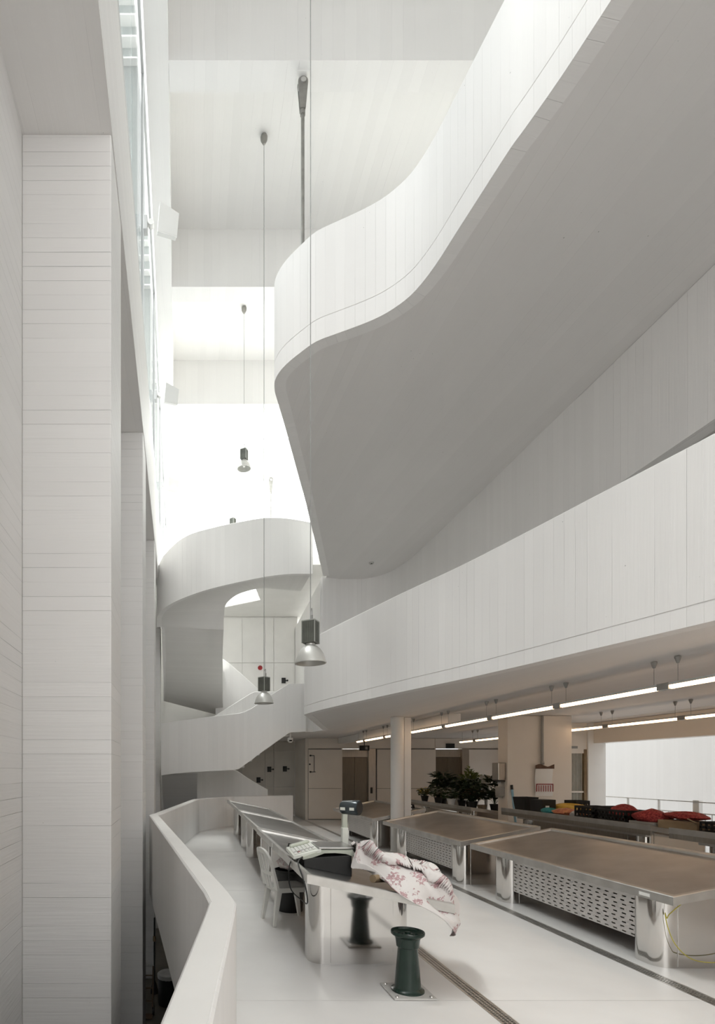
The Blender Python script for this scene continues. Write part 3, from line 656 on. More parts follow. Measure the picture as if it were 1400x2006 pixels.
# lowest flight: away along the left wall, then right, down to the market floor
flight([(-0.99, 17.0, 1.70), (-1.05, 18.4, 1.1), (-1.1, 20.6, -0.15), (-1.1, 22.3, -0.2)], [(0.10, 17.0, 1.74), (0.10, 18.4, 1.1), (0.08, 20.4, -0.15), (0.08, 22.3, -0.2)], 'flight')
rail_wall(smooth_path([(0.16, 20.9, 0.1, 1.55), (0.12, 20.6, 0.0, 1.72), (0.3, 20.52, -0.1, 1.80), (0.95, 20.5, -0.2, 1.84), (1.5, 20.5, -0.25, 1.83), (2.0, 20.5, -0.25, 1.52), (2.62, 20.5, -0.3, 1.16), (2.72, 20.5, -0.3, 1.13)], 4), 0.14)
stp = None
for i in range(8):
    z = 1.9 + 0.19 * i; x = 1.3 + 0.235 * i
    MB().box((x, 17.15, z), (x + 0.27, 18.7, z + 0.19)).build('step', 'stair_boards', st)
# camera under the landing
cm = thing('security_camera', 'small pale security camera under the stair landing', 'camera', (3.0, 17.2, 2.97))
MB().tube([(0, 0, 0), (0, 0, -0.14)], 0.03, 8).build('bracket', 'white_enamel', cm); MB().lathe([(0.0, -0.30), (0.06, -0.28), (0.085, -0.22), (0.085, -0.14), (0, -0.14)], 16).build('dome', 'white_enamel', cm)
MB().lathe([(0.0, -0.27), (0.05, -0.25), (0.06, -0.21)], 12, c=(0, -0.035, 0)).build('lens', 'black_plastic', cm)

# ================================================================ THINGS
def put(mb, name, material, parent, **k): return mb.build(name, material, parent, **k)

# --- stainless display counters --------------------------------------------------------------------
def counter(label, x0, y0, sgn, z0, z1, length=3.48, piers=(0.30, 2.75), perforated=True, closed=False, pier_end=1.12, group=None):
    """x0,y0: plan corner at the start of the edge nearest the aisle (local x = 0), z0 there, z1 at the opposite edge"""
    W = 1.22; sl = (z1 - z0) / W
    t = thing('display_counter', label, 'counter', (x0, y0, 0), 0, group)
    X = lambda x: sgn * x
    zr = lambda x: z0 + sl * x
    # rim: a frame of four edges around the tray
    mb = MB()
    def ring(i, dz): return [(X(i), i, zr(i) + dz), (X(W - i), i, zr(W - i) + dz), (X(W - i), length - i, zr(W - i) + dz), (X(i), length - i, zr(i) + dz)]
    R = [ring(0, -0.078), ring(0, -0.006), ring(0.006, 0), ring(0.044, 0), ring(0.052, -0.008), ring(0.058, -0.03), ring(0.058, -0.05)]
    v = [p for r in R for p in r]; fs = []
    for k in range(len(R)):
        a, b = k * 4, ((k + 1) % len(R)) * 4
        for j in range(4): fs.append((a + j, a + (j + 1) % 4, b + (j + 1) % 4, b + j))
    mb.add(v, fs); mb.build('rim', 'steel_rim', t)
    r1, r2 = ring(0.05, -0.03), ring(0.05, -0.046)
    MB().add(r1 + r2, [(0, 1, 2, 3), (7, 6, 5, 4)] + [(j, j + 4, (j + 1) % 4 + 4, (j + 1) % 4) for j in range(4)]).build('tray', 'steel_top', t)
    # piers: slabs with rounded ends under the tray
    def rrect(xa, xb, ya, yb, r, n=10):
        o = []
        for (cx, cy, a0) in ((xb - r, yb - r, 0), (xa + r, yb - r, 90), (xa + r, ya + r, 180), (xb - r, ya + r, 270)):
            for k in range(n): a = math.radians(a0 + 90 * k / (n - 1)); o.append((cx + r * math.cos(a), cy + r * math.sin(a)))
        return o
    for py in piers:
        pl = rrect(0.13, pier_end, py, py + 0.36, 0.13)
        p = MB().prism([(X(x), y) for x, y in pl], 0.0, [zr(x) - 0.05 for x, y in pl], smooth=True).build('pier', 'steel_mirror', t, sharp=40, wn=True)
        if True:
            xs = (0.30, 0.88)
            MB().prism([(X(xs[0]), py - 0.006), (X(xs[1]), py - 0.006), (X(xs[1]), py + 0.01), (X(xs[0]), py + 0.01)], 0.012, [zr(xs[0]) - 0.09, zr(xs[1]) - 0.09, zr(xs[1]) - 0.09, zr(xs[0]) - 0.09]).build('end_panel', 'steel_mirror', p, bevel=0.002)
    if perforated:
        ya, yb = piers[0] + 0.36, piers[1]; za, zb = 0.17, z0 - 0.07; x = 0.22
        nc, nr = 18, 11; cw, ch = (yb - ya) / nc, (zb - za) / nr; mb = MB()
        sw, sh = 0.052, 0.013
        for c in range(nc):
            for r in range(nr):
                a, b = ya + c * cw, za + r * ch; o = (0.2 if r % 2 else -0.2) * cw
                ma, mbb = a + cw / 2 - sw / 2 + o * 0.5, b + ch / 2 - sh / 2
                v = [(X(x), a, b), (X(x), a + cw, b), (X(x), a + cw, b + ch), (X(x), a, b + ch), (X(x), ma, mbb), (X(x), ma + sw, mbb), (X(x), ma + sw, mbb + sh), (X(x), ma, mbb + sh)]
                mb.add(v, [(0, 1, 5, 4), (1, 2, 6, 5), (2, 3, 7, 6), (3, 0, 4, 7)])
        mb.build('perforated_panel', 'perforated_sheet', t)
        MB().box((min(X(0.24), X(0.9)), ya, za), (max(X(0.24), X(0.9)), yb, zb - 0.03)).build('cold_box', 'steel_brushed', t)
    elif closed:
        MB().box((0.18, piers[0] + 0.3, 0.16), (0.22, piers[1] + 0.05, z0 - 0.2)).build('side_panel', 'steel_brushed', t)
        MB().box((0.004, 0.0, z0 - 0.145), (0.03, length, z0 - 0.079)).build('fascia', 'steel_brushed', t)
    else:
        MB().box((min(X(0.2), X(0.24)), piers[0] + 0.3, z0 - 0.22), (max(X(0.2), X(0.24)), piers[1] + 0.05, z0 - 0.06)).build('brace', 'steel_rim', t)
    return t
tg = 'display counters under the balcony'
T1 = counter('big stainless steel counter on the right with a yellow cord at its end', 4.10, 4.72, 1, 0.72, 0.955)
T2 = counter('stainless steel counter in the middle of the row, in front of the potted plants', 4.07, 8.42, 1, 0.72, 0.955)
T3 = counter('stainless steel counter just behind the slim round column', 4.02, 12.46, 1, 0.72, 0.955, piers=(0.30, 2.7))
L1 = counter('stainless steel counter at the front left carrying the scale and the floral cloth', 2.15, 4.54, -1, 0.70, 0.95, 3.64, (0.59, 3.0), perforated=False, pier_end=1.07)
L2 = counter('second stainless steel counter of the left row, behind the one with the scale', 2.17, 8.33, -1, 0.70, 0.95, 3.7, (0.56, 3.05), perforated=False, pier_end=1.07)
L3 = counter('farthest stainless steel counter of the left row, at the white parapet', 2.19, 12.15, -1, 0.70, 0.95, 3.95, (0.78, 3.3), perforated=False, pier_end=1.07)
B0 = counter('stainless steel counter behind the pillar carrying the potted plants', 6.3, 12.55, 1, 0.97, 0.80, 3.6, (0.3, 2.8), perforated=False, closed=True)
B1 = counter('stainless steel counter in front of the pillar carrying crates and a yellow sack', 6.3, 7.62, 1, 1.05, 0.82, 3.7, (0.3, 2.9), perforated=False, closed=True)
B2 = counter('stainless steel counter at the right edge of the picture carrying red sacks', 6.3, 3.7, 1, 1.05, 0.82, 3.62, (0.3, 2.9), perforated=False, closed=True)
for b in (B0, B1, B2): MB().box((0.10, 0.2, 0.86), (0.16, 3.3, 0.90)).build('shelf_rail', 'steel_rim', b)
MB().obox((-0.002, 0.30, 0.677), (0.003, 0.12, 0.03), Matrix.Identity(3)).build('label_plate', 'white_enamel', T1)
MB().obox((-1.222, 2.0, 0.918), (0.003, 0.07, 0.05), Matrix.Identity(3)).build('label_plate', 'white_enamel', L1)
yc = MB().tube(smooth_path([(4.24, 4.80, 0.64), (4.25, 4.93, 0.52), (4.26, 4.97, 0.47), (4.235, 4.96, 0.52), (4.25, 4.95, 0.40), (4.30, 4.93, 0.25), (4.42, 4.92, 0.13), (4.58, 4.92, 0.09), (4.75, 4.93, 0.10), (4.95, 4.95, 0.16), (5.0, 4.97, 0.22)], 6), 0.004, 6).build('cord', 'yellow_cord')
tag(yc, 'thin yellow cord dangling at the near end of the big right counter', 'cord')

# --- floor drains ------------------------------------------------------------------------------------
for (x, y0, y1, lb2) in ((2.25, -3.0, 18.0, 'slotted steel floor drain running past the green pedestal'), (4.045, -3.0, 22.0, 'slotted steel floor drain along the foot of the right counters')):
    d = thing('floor_drain', lb2, 'drain', (x, 0, 0))
    for s in (-1, 1): MB().box((s * 0.058 - 0.006, y0, -0.03), (s * 0.058 + 0.006, y1, 0.002)).build('frame', 'galvanised', d)
    m = MB()
    for xx in (-0.047, -0.016, 0.016, 0.047): m.box((xx - 0.005, y0, -0.006), (xx + 0.005, y1, 0.0))
    yy = y0
    while yy < y1: m.box((-0.052, yy, -0.0065), (0.052, yy + 0.009, -0.0005)); yy += 0.026
    tag(m.build('grating', 'galvanised', d), kind='stuff')
    MB().box((-0.058, y0, -0.119), (0.058, y1, -0.115)).build('pit', 'pit_dark', d)

# --- green pedestal -----------------------------------------------------------------------------------
pd = thing('stool_pedestal', 'dark green cast pedestal bolted to the floor in front of the counter', 'pedestal', (1.735, 4.48, 0))
MB().box((-0.168, -0.168, 0.004), (0.168, 0.168, 0.016)).build('base_plate', 'plate_grey', pd, bevel=0.002); MB().box((-0.155, -0.155, 0), (0.155, 0.155, 0.006)).build('shadow_bed', 'dark_joint', pd)  # dark bed paints the shadow under the plate's edge
for (x, y) in ((-0.135, -0.135), (0.135, -0.135), (-0.135, 0.135), (0.135, 0.135)): MB().lathe([(0, 0.028), (0.011, 0.026), (0.015, 0.015)], 10, (x, y, 0)).build('bolt', 'galvanised', pd)
MB().lathe([(0.120, 0.012), (0.128, 0.018), (0.127, 0.03), (0.112, 0.038), (0.102, 0.05), (0.099, 0.09), (0.092, 0.18), (0.083, 0.28), (0.075, 0.372), (0.0, 0.372)], 48).build('column', 'green_enamel', pd)
MB().lathe([(0.0, 0.372), (0.084, 0.372), (0.0875, 0.376), (0.090, 0.40), (0.0945, 0.435), (0.100, 0.452), (0.122, 0.468), (0.130, 0.476), (0.131, 0.494), (0.128, 0.500), (0.121, 0.499), (0.112, 0.484), (0.088, 0.474), (0.045, 0.472), (0.040, 0.482), (0.0, 0.484)], 48).build('cup', 'green_enamel', pd)
MB().lathe([(0.022, 0.482), (0.022, 0.492), (0.0, 0.495)], 12).tube([(-0.055, 0.03, 0.474), (-0.06, 0.03, 0.484)], 0.012, 8).tube([(0.055, -0.03, 0.474), (0.06, -0.03, 0.484)], 0.012, 8).build('hub', 'green_enamel', pd)

# --- plastic chair ------------------------------------------------------------------------------------
ch = thing('plastic_chair', 'pale plastic chair with open slatted back, pulled up to the counter', 'chair', (1.115, 6.60, 0), math.radians(13))
def rr2(hx, hy, r, n=6):
    o = []
    for (sx, sy, a0) in ((1, 1, 0), (-1, 1, 90), (-1, -1, 180), (1, -1, 270)):
        for k in range(n): a = math.radians(a0 + 90 * k / (n - 1)); o.append((sx * (hx - r) + r * math.cos(a), sy * (hy - r) + r * math.sin(a)))
    return o
mb = MB(); rings = []
for (s, z) in ((1.0, 0.385), (1.02, 0.42), (1.0, 0.438), (0.95, 0.442), (0.7, 0.432), (0.3, 0.424)):
    rings.append([(x * s, y * s, z) for x, y in rr2(0.21, 0.20, 0.07)])
v = [p for r in rings for p in r]; n = len(rings[0]); fs = []
for k in range(len(rings) - 1):
    for j in range(n): fs.append((k * n + j, k * n + (j + 1) % n, (k + 1) * n + (j + 1) % n, (k + 1) * n + j))
fs.append(tuple((len(rings) - 1) * n + j for j in range(n)))
inner = [(x * 0.94, y * 0.94, 0.39) for x, y in rr2(0.21, 0.20, 0.07)]; inn2 = [(x * 0.93, y * 0.93, 0.425) for x, y in rr2(0.21, 0.20, 0.07)]
o = len(v); v += inner + inn2
for j in range(n): fs += [(j, (j + 1) % n, o + (j + 1) % n, o + j), (o + j, o + (j + 1) % n, o + n + (j + 1) % n, o + n + j)]
fs.append(tuple(o + n + j for j in range(n)))
MB().add(v, fs, smooth=True).build('seat', 'chair_plastic', ch, sharp=45)
for (x, y) in ((-0.175, -0.165), (-0.175, 0.165), (0.175, -0.165), (0.175, 0.165)):
    sx, sy = (1 if x > 0 else -1), (1 if y > 0 else -1); tx, ty = x + sx * 0.065, y + sy * 0.03
    mb = MB(); a = 0.034; b = 0.019
    lo = [(tx - b, ty - b, 0), (tx + b, ty - b, 0), (tx + b, ty + b, 0), (tx - b, ty + b, 0)]; hi = [(x - a, y - a, 0.41), (x + a, y - a, 0.41), (x + a, y + a, 0.41), (x - a, y + a, 0.41)]
    mb.add(lo + hi, [(3, 2, 1, 0), (4, 5, 6, 7), (0, 1, 5, 4), (1, 2, 6, 5), (2, 3, 7, 6), (3, 0, 4, 7)]).build('leg', 'chair_plastic', ch, bevel=0.006)
def bk(y, z): return (-0.20 - 0.11 * ((z - 0.42) / 0.45) ** 1.1 * (1 if z > 0.42 else 0) - 0.03 * (1 - (y / 0.2) ** 2), y, z)
P = [(-0.185, 0.42), (-0.195, 0.55), (-0.192, 0.70), (-0.165, 0.80), (-0.105, 0.855), (0, 0.872), (0.105, 0.855), (0.165, 0.80), (0.192, 0.70), (0.195, 0.55), (0.185, 0.42)]
pts = smooth_path([bk(*p) for p in P], 4)
mb = MB(); A = []
for i, p in enumerate(pts):
    d = (Vector(pts[min(i + 1, len(pts) - 1)]) - Vector(pts[max(i - 1, 0)])).normalized(); nx = Vector((1, 0, 0)); sd = d.cross(nx).normalized()
    w2 = 0.026 + 0.03 * max(0, (0.62 - p[2]) / 0.2)
    A.append([tuple(Vector(p) + sd * w2 * a + nx * 0.014 * b) for a, b in ((-1, -1), (1, -1), (1, 1), (-1, 1), (-1, -1))])
mb.grid(A, None, True).build('back_frame', 'chair_plastic', ch, sharp=50)
for y in (-0.085, 0.0, 0.085):
    mb = MB(); A = []
    for k in range(9):
        z = 0.43 + (0.85 - 0.43) * k / 8; p = Vector(bk(y * (0.75 + 0.3 * k / 8), z)); w2 = 0.022
        A.append([tuple(p + Vector((a * 0.006, b * w2, 0))) for a, b in ((-1, -1), (-1, 1), (1, 1), (1, -1), (-1, -1))])
    mb.grid(A).build('slat', 'chair_plastic', ch, sharp=50)
mb = MB(); A = []
for k in range(9):
    y = -0.19 + 0.38 * k / 8; p = Vector(bk(y, 0.60)); A.append([tuple(p + Vector((a * 0.007, 0, b * 0.02))) for a, b in ((-1, -1), (1, -1), (1, 1), (-1, 1), (-1, -1))])
mb.grid(A).build('crossbar', 'chair_plastic', ch, sharp=50)

# --- black bin and bundle under the front left counter ------------------------------------------------
bn = thing('rubbish_bin', 'black plastic bin standing under the front left counter behind the chair', 'bin', (1.24, 7.12, 0))
MB().lathe([(0, 0), (0.155, 0), (0.16, 0.01), (0.195, 0.50), (0.205, 0.505), (0.205, 0.53), (0.19, 0.53), (0.15, 0.03), (0, 0.03)], 32).build('bucket', 'black_plastic', bn)
bd = MB()
A = []
for i in range(9):
    th = PI * i / 8; A.append([(0.17 * math.sin(th) * math.cos(2 * PI * j / 14) * (1 + 0.12 * math.sin(3 * j)), 0.24 * math.sin(th) * math.sin(2 * PI * j / 14) * (1 + 0.1 * math.cos(5 * j)), -0.09 * math.cos(th) + 0.015 * math.sin(2 * i + j)) for j in range(15)])
tag(bd.grid(A).build('cloth_bundle', 'floral_cotton', None, (1.24, 7.10, 0.625)), 'crumpled patterned bundle lying on the black bin under the counter', 'bundle')

# --- scale -------------------------------------------------------------------------------------------
s = thing('market_scale', 'grey and black market scale with tall display post on the counter', 'scale', (1.27, 5.37, 0.86))
# black base whose underside follows the sloping tray, pale shell over it
MB().prism([(-0.24, -0.20), (0.21, -0.20), (0.21, 0.21), (-0.24, 0.21)], [0.036, -0.058, -0.058, 0.036], [0.12, 0.15, 0.15, 0.12]).build('base', 'black_plastic', s, bevel=0.008)
mb = MB(); prof = [(-0.25, 0.105), (-0.16, 0.125), (-0.05, 0.165), (0.05, 0.168), (0.15, 0.16), (0.222, 0.135), (0.222, 0.195), (-0.08, 0.195), (-0.25, 0.135)]
n = len(prof); v = [(x, -0.207, z) for x, z in prof] + [(x, 0.22, z) for x, z in prof]
mb.add(v, [tuple(range(n)), tuple(range(2 * n - 1, n - 1, -1))] + [(j, n + j, n + (j + 1) % n, (j + 1) % n) for j in range(n)]).build('shell', 'scale_grey', s, bevel=0.004)
kp = MB().add([(-0.33, -0.16, 0.10), (-0.08, -0.215, 0.175), (-0.08, 0.23, 0.20), (-0.33, 0.26, 0.125), (-0.33, -0.16, 0.135), (-0.08, -0.215, 0.205), (-0.08, 0.23, 0.228), (-0.33, 0.26, 0.16)],
              [(3, 2, 1, 0), (4, 5, 6, 7), (0, 1, 5, 4), (1, 2, 6, 5), (2, 3, 7, 6), (3, 0, 4, 7)]).build('keypad', 'scale_white', s, bevel=0.004)
for i in range(6):
    for j in range(9):
        cx, cy = -0.30 + 0.034 * i, -0.125 + 0.03 * j; zz = 0.138 + (cx + 0.33) * 0.28 + (cy + 0.16) * 0.06 + 0.006
        MB().obox((cx, cy, zz), (0.024, 0.02, 0.006), Matrix.Rotation(-0.27, 3, 'Y')).build('key', 'red_paint' if (i, j) == (1, 1) else 'grey_plastic' if j == 2 else 'white_enamel', kp)
MB().obox((-0.21, 0.19, 0.205), (0.2, 0.07, 0.03), Matrix.Rotation(-0.27, 3, 'Y')).build('display_panel', 'scale_grey', kp, bevel=0.012)
MB().box((-0.10, -0.19, 0.20), (0.235, 0.23, 0.222)).build('platter', 'steel_top', s, bevel=0.006)
MB().box((0.245, 0.25, 0.05), (0.295, 0.30, 0.50)).build('post', 'scale_grey', s, bevel=0.006); MB().box((0.239, 0.244, 0.12), (0.301, 0.306, 0.36)).build('post_sleeve', 'scale_white', s, bevel=0.006)
MB().box((0.15, 0.2, 0.06), (0.3, 0.31, 0.10)).build('post_foot', 'black_plastic', s)
ax = Vector((0.74, -0.67, 0)).normalized(); hc = Vector((0.325, 0.25, 0.565))
hd = MB().tube([hc - ax * 0.095, hc - ax * 0.08, hc + ax * 0.085, hc + ax * 0.095], [0.060, 0.07, 0.078, 0.074], 24).build('display_head', 'display_blue', s)
MB().tube([hc + ax * 0.094, hc + ax * 0.1], 0.068, 24).build('end_cap', 'black_plastic', hd)
sd = Vector((-0.67, -0.74, 0)).normalized()
for a in (-0.05, 0.05): 
    Rm = Matrix((ax, sd, Vector((0, 0, 1)))).transposed(); MB().obox(hc + ax * a + sd * 0.074 + Vector((0, 0, -0.01)), (0.05, 0.012, 0.028), Rm).build('screen', 'scale_white', hd)
tag(MB().tube(smooth_path([(1.02, 5.40, 0.955), (0.93, 5.30, 0.93), (0.905, 5.28, 0.80), (0.93, 5.27, 0.66), (1.0, 5.1, 0.60), (0.945, 4.60, 0.70), (0.93, 4.62, 0.84), (0.935, 4.95, 0.97), (1.03, 5.22, 0.99)], 8), 0.006, 6).build('power_cord', 'black_plastic'), 'black power cord looping down beside the scale and the chair', 'cord')
rk = thing('black_tray', 'small black ribbed tray on the counter behind the scale', 'tray', (1.22, 6.1, 0.868)); rk.rotation_euler = (0, 0.2, 0)
MB().box((-0.16, -0.22, 0), (0.16, 0.22, 0.02)).build('bottom', 'black_plastic', rk)
for i in range(8): MB().box((-0.16, -0.215 + 0.058 * i, 0.02), (0.16, -0.19 + 0.058 * i, 0.075)).build('rib', 'black_plastic', rk)
A = []
for i in range(7):
    th = PI * i / 6; A.append([(0.06 * math.sin(th) * math.cos(2 * PI * j / 10) * (1 + 0.25 * math.sin(3 * j + i)), 0.07 * math.sin(th) * math.sin(2 * PI * j / 10) * (1 + 0.2 * math.cos(4 * j)), -0.05 * math.cos(th) + 0.012 * math.sin(3 * i + 2 * j)) for j in range(11)])
tag(MB().grid(A, lambda i, j: (i * 0.1, j * 0.1)).build('crumpled_rag', 'floral_cotton', None, (1.21, 5.78, 0.95)), 'small crumpled pale rag between the scale and the black tray', 'rag')

# --- floral cloth -------------------------------------------------------------------------------------
rows = [[(1.57, 5.47, 1.075), (1.525, 5.27, 1.090), (1.480, 5.12, 1.062), (1.464, 5.04, 0.917)],
        [(1.70, 5.46, 1.005), (1.62, 5.20, 1.035), (1.555, 5.03, 1.00), (1.53, 4.97, 0.895)],
        [(1.825, 5.40, 0.965), (1.70, 5.10, 0.965), (1.641, 4.95, 0.935), (1.624, 4.86, 0.865)],
        [(2.081, 5.35, 0.925), (1.898, 5.00, 0.920), (1.750, 4.75, 0.885), (1.615, 4.49, 0.835)],
        [(2.248, 5.30, 0.885), (2.060, 4.95, 0.860), (1.890, 4.60, 0.835), (1.770, 4.47, 0.735)],
        [(2.321, 5.20, 0.800), (2.190, 4.90, 0.790), (2.030, 4.60, 0.765), (1.910, 4.45, 0.655)],
        [(2.361, 5.10, 0.667), (2.260, 4.85, 0.680), (2.160, 4.58, 0.650), (2.025, 4.45, 0.562)],
        [(2.403, 5.05, 0.467), (2.325, 4.88, 0.500), (2.232, 4.68, 0.500), (2.150, 4.52, 0.458)],
        [(2.372, 5.00, 0.330), (2.324, 4.93, 0.340), (2.278, 4.86, 0.350), (2.232, 4.80, 0.360)]]
cols = [smooth_path([r[k] for r in rows], 9) for k in range(4)]
A = []
nrow = len(cols[0])
for i in range(nrow):
    line = smooth_path([cols[k][i] for k in range(4)], 12); m = len(line); t = i / (nrow - 1); r = []
    for j, p in enumerate(line):
        q = j / (m - 1)
        g = lambda x: abs((x / PI) % 2 - 1)            # sharp creases rather than waves
        fold = 0.10 * (g(q * 10 + t * 4.0 + 1.2 * math.sin(t * 8)) - 0.5) + 0.06 * (g(q * 17 - t * 14 + math.sin(q * 5)) - 0.5) + 0.010 * (g(t * 30 + q * 9) - 0.5)
        edge = min(1, 5 * q + 0.15, 6 * (1 - q) + 0.25) * (1 - 0.45 * t)
        r.append((p[0] + 0.55 * fold * edge, p[1] - 0.7 * fold * edge, p[2] + (fold * 1.1 + 0.03) * edge))
    A.append(r)
B = []
n2 = int(nrow * 0.72)
for i in range(n2):
    t = i / (n2 - 1); r = []; src = A[i + 4] if i + 4 < nrow else A[i]; mm = int(len(src) * (0.62 + 0.08 * math.sin(t * 9)))
    for j in range(mm):
        q = j / (mm - 1); p = src[j]
        lift = (0.05 + 0.035 * math.sin(PI * q) + 0.03 * (g(q * 9 + t * 7) - 0.5) + 0.008 * (g(t * 23 + q * 4) - 0.5)) * min(1, 6 * t + 0.2, 5 * (1 - t) + 0.1)
        curl = max(0, (q - 0.86) / 0.14)
        r.append((p[0] - 0.2 * lift, p[1] - 0.85 * lift * (1 - 0.5 * curl), p[2] + lift * (0.75 - 1.0 * curl)))
    B.append(r)
cl = MB().grid(A, lambda i, j: (i * 0.02, j * 0.017)).grid(B, lambda i, j: (i * 0.02 + 0.4, j * 0.017 + 0.3)).build('floral_cloth', 'floral_cotton', sharp=180)
cl.modifiers.new('soft', 'SUBSURF').render_levels = 1; so = cl.modifiers.new('thickness', 'SOLIDIFY'); so.thickness = 0.004
tag(cl, 'crumpled white cloth with red floral print hanging off the counter beside the scale', 'cloth')
tag(MB().tube([(1.555, 4.80, 0.86), (1.70, 4.9, 0.845)], 0.035, 16).build('cardboard_roll', 'cardboard'), 'short brown cardboard roll poking out from under the floral cloth', 'roll')

# --- pendant lamps ---------------------------------------------------------------------------------
def pendant(label, x, y, z, zc, rot):
    t = thing('pendant_lamp', label, 'lamp', (x, y, z), rot, 'industrial pendant lamps over the void')
    MB().lathe([(0.205, 0.0), (0.207, 0.012), (0.197, 0.016), (0.19, 0.06), (0.165, 0.13), (0.125, 0.19), (0.085, 0.225), (0.06, 0.24), (0.06, 0.262), (0, 0.262), (0, 0.255), (0.05, 0.235), (0.08, 0.215), (0.12, 0.18), (0.158, 0.125), (0.182, 0.058), (0.19, 0.0)], 48, closed=True).build('reflector', 'lamp_shade', t)
    MB().lathe([(0, 0.05), (0.03, 0.06), (0.045, 0.11), (0.03, 0.17), (0.02, 0.24), (0, 0.24)], 16).build('bulb', 'white_enamel', t)
    b = MB().box((-0.085, -0.085, 0.262), (0.085, 0.085, 0.55)).build('ballast_box', 'lamp_box', t, bevel=0.004)
    for i in range(5):
        for (dx, dy, a, c) in ((1, 0, 0.087, 0.004), (0, 1, 0.004, 0.087)):
            o = -0.06 + 0.03 * i
            if dx: MB().box((-0.089, o - 0.004, 0.28), (0.089, o + 0.004, 0.54)).build('fin', 'lamp_box', b)
            else: MB().box((o - 0.004, -0.089, 0.28), (o + 0.004, 0.089, 0.54)).build('fin', 'lamp_box', b)
    MB().box((-0.09, -0.09, 0.548), (0.09, 0.09, 0.562)).build('lid', 'lamp_trim', b)
    for (sx, sy) in ((-1, -1), (1, -1), (1, 1), (-1, 1)): MB().box((sx * 0.088 - 0.005, sy * 0.088 - 0.005, 0.262), (sx * 0.088 + 0.005, sy * 0.088 + 0.005, 0.55)).build('corner', 'lamp_trim', b)
    MB().tube([(0, 0, 0.56), (0, 0, 0.60), (0, 0, zc - z - 0.15)], 0.0065, 8).build('cable', 'cable_grey', t)
    MB().tube(smooth_path([(0.0, 0, 0.68), (0.03, 0, 0.73), (0.05, 0, 0.73), (0.055, 0, 0.66), (0.055, 0, 0.64)], 5), 0.006, 6).tube([(0.055, 0, 0.56), (0.055, 0, 0.65)], 0.014, 8).build('lead', 'cable_grey', t)
    MB().lathe([(0, -0.19), (0.03, -0.18), (0.07, -0.10), (0.075, -0.04), (0.06, 0.0), (0, 0)], 20, (0, 0, zc - z)).build('ceiling_cup', 'rod_steel', t)
pendant('large grey pendant lamp hanging in front of the white balcony band', 1.535, 7.27, 3.215, 15.34, math.radians(58))
pendant('grey pendant lamp hanging lower left, in front of the stair parapet', 1.49, 11.75, 3.235, 15.34, math.radians(40))
pendant('small pendant lamp hanging high up in the bright void', 1.46, 16.1, 10.62, 15.34, math.radians(65))
pendant('farthest pendant lamp, half hidden behind the top of the winding stair', 1.44, 20.5, 10.62, 15.44, math.radians(50))
MB().box((-0.65, 20.46, 15.36), (9.2, 20.56, 15.46)).build('frame', 'frame_grey', rl)

# --- tension rods ------------------------------------------------------------------------------------
def tie(label, x, y, zt, zb):
    t = thing('tension_rod', label, 'rod', (x, y, zb), group='steel hanger rods of the balconies')
    h = zt - zb
    def plate(y0, y1):
        o = [(-0.045, -0.58), (-0.085, -0.13)] + [(0.088 * math.cos(math.radians(a)), -0.12 + 0.088 * math.sin(math.radians(a))) for a in range(170, 0, -17)] + [(0.085, -0.13), (0.045, -0.58)]
        n = len(o); v = [(a, y0, h + b) for a, b in o] + [(a, y1, h + b) for a, b in o]
        return MB().add(v, [tuple(range(n)), tuple(range(2 * n - 1, n - 1, -1))] + [(j, n + j, n + (j + 1) % n, (j + 1) % n) for j in range(n)])
    c = plate(-0.05, -0.02).build('clevis', 'rod_steel', t); plate(0.02, 0.05).build('clevis', 'rod_steel', t)
    MB().box((-0.075, -0.018, h - 0.22), (0.075, 0.018, h)).build('gusset', 'plain_white', t)
    MB().box((-0.12, -0.1, h - 0.015), (0.12, 0.1, h)).build('anchor_plate', 'plain_white', t)
    MB().tube([(0, -0.075, h - 0.12), (0, 0.075, h - 0.12)], 0.045, 16).build('pin', 'galvanised', t)
    MB().tube([(0, 0, h - 0.66), (0, 0, h - 0.56)], 0.045, 16).build('lock_nut', 'rod_steel', t)
    MB().tube([(0, 0, 0), (0, 0, h - 0.5)], 0.031, 16).build('bar', 'rod_steel', t)
tie('steel hanger rod from the top beam down to the upper balcony', 1.895, 9.62, 13.9, 7.9)
tie('distant steel hanger rod in the bright void above the winding stair', 3.17, 22.75, 13.9, 8.3)

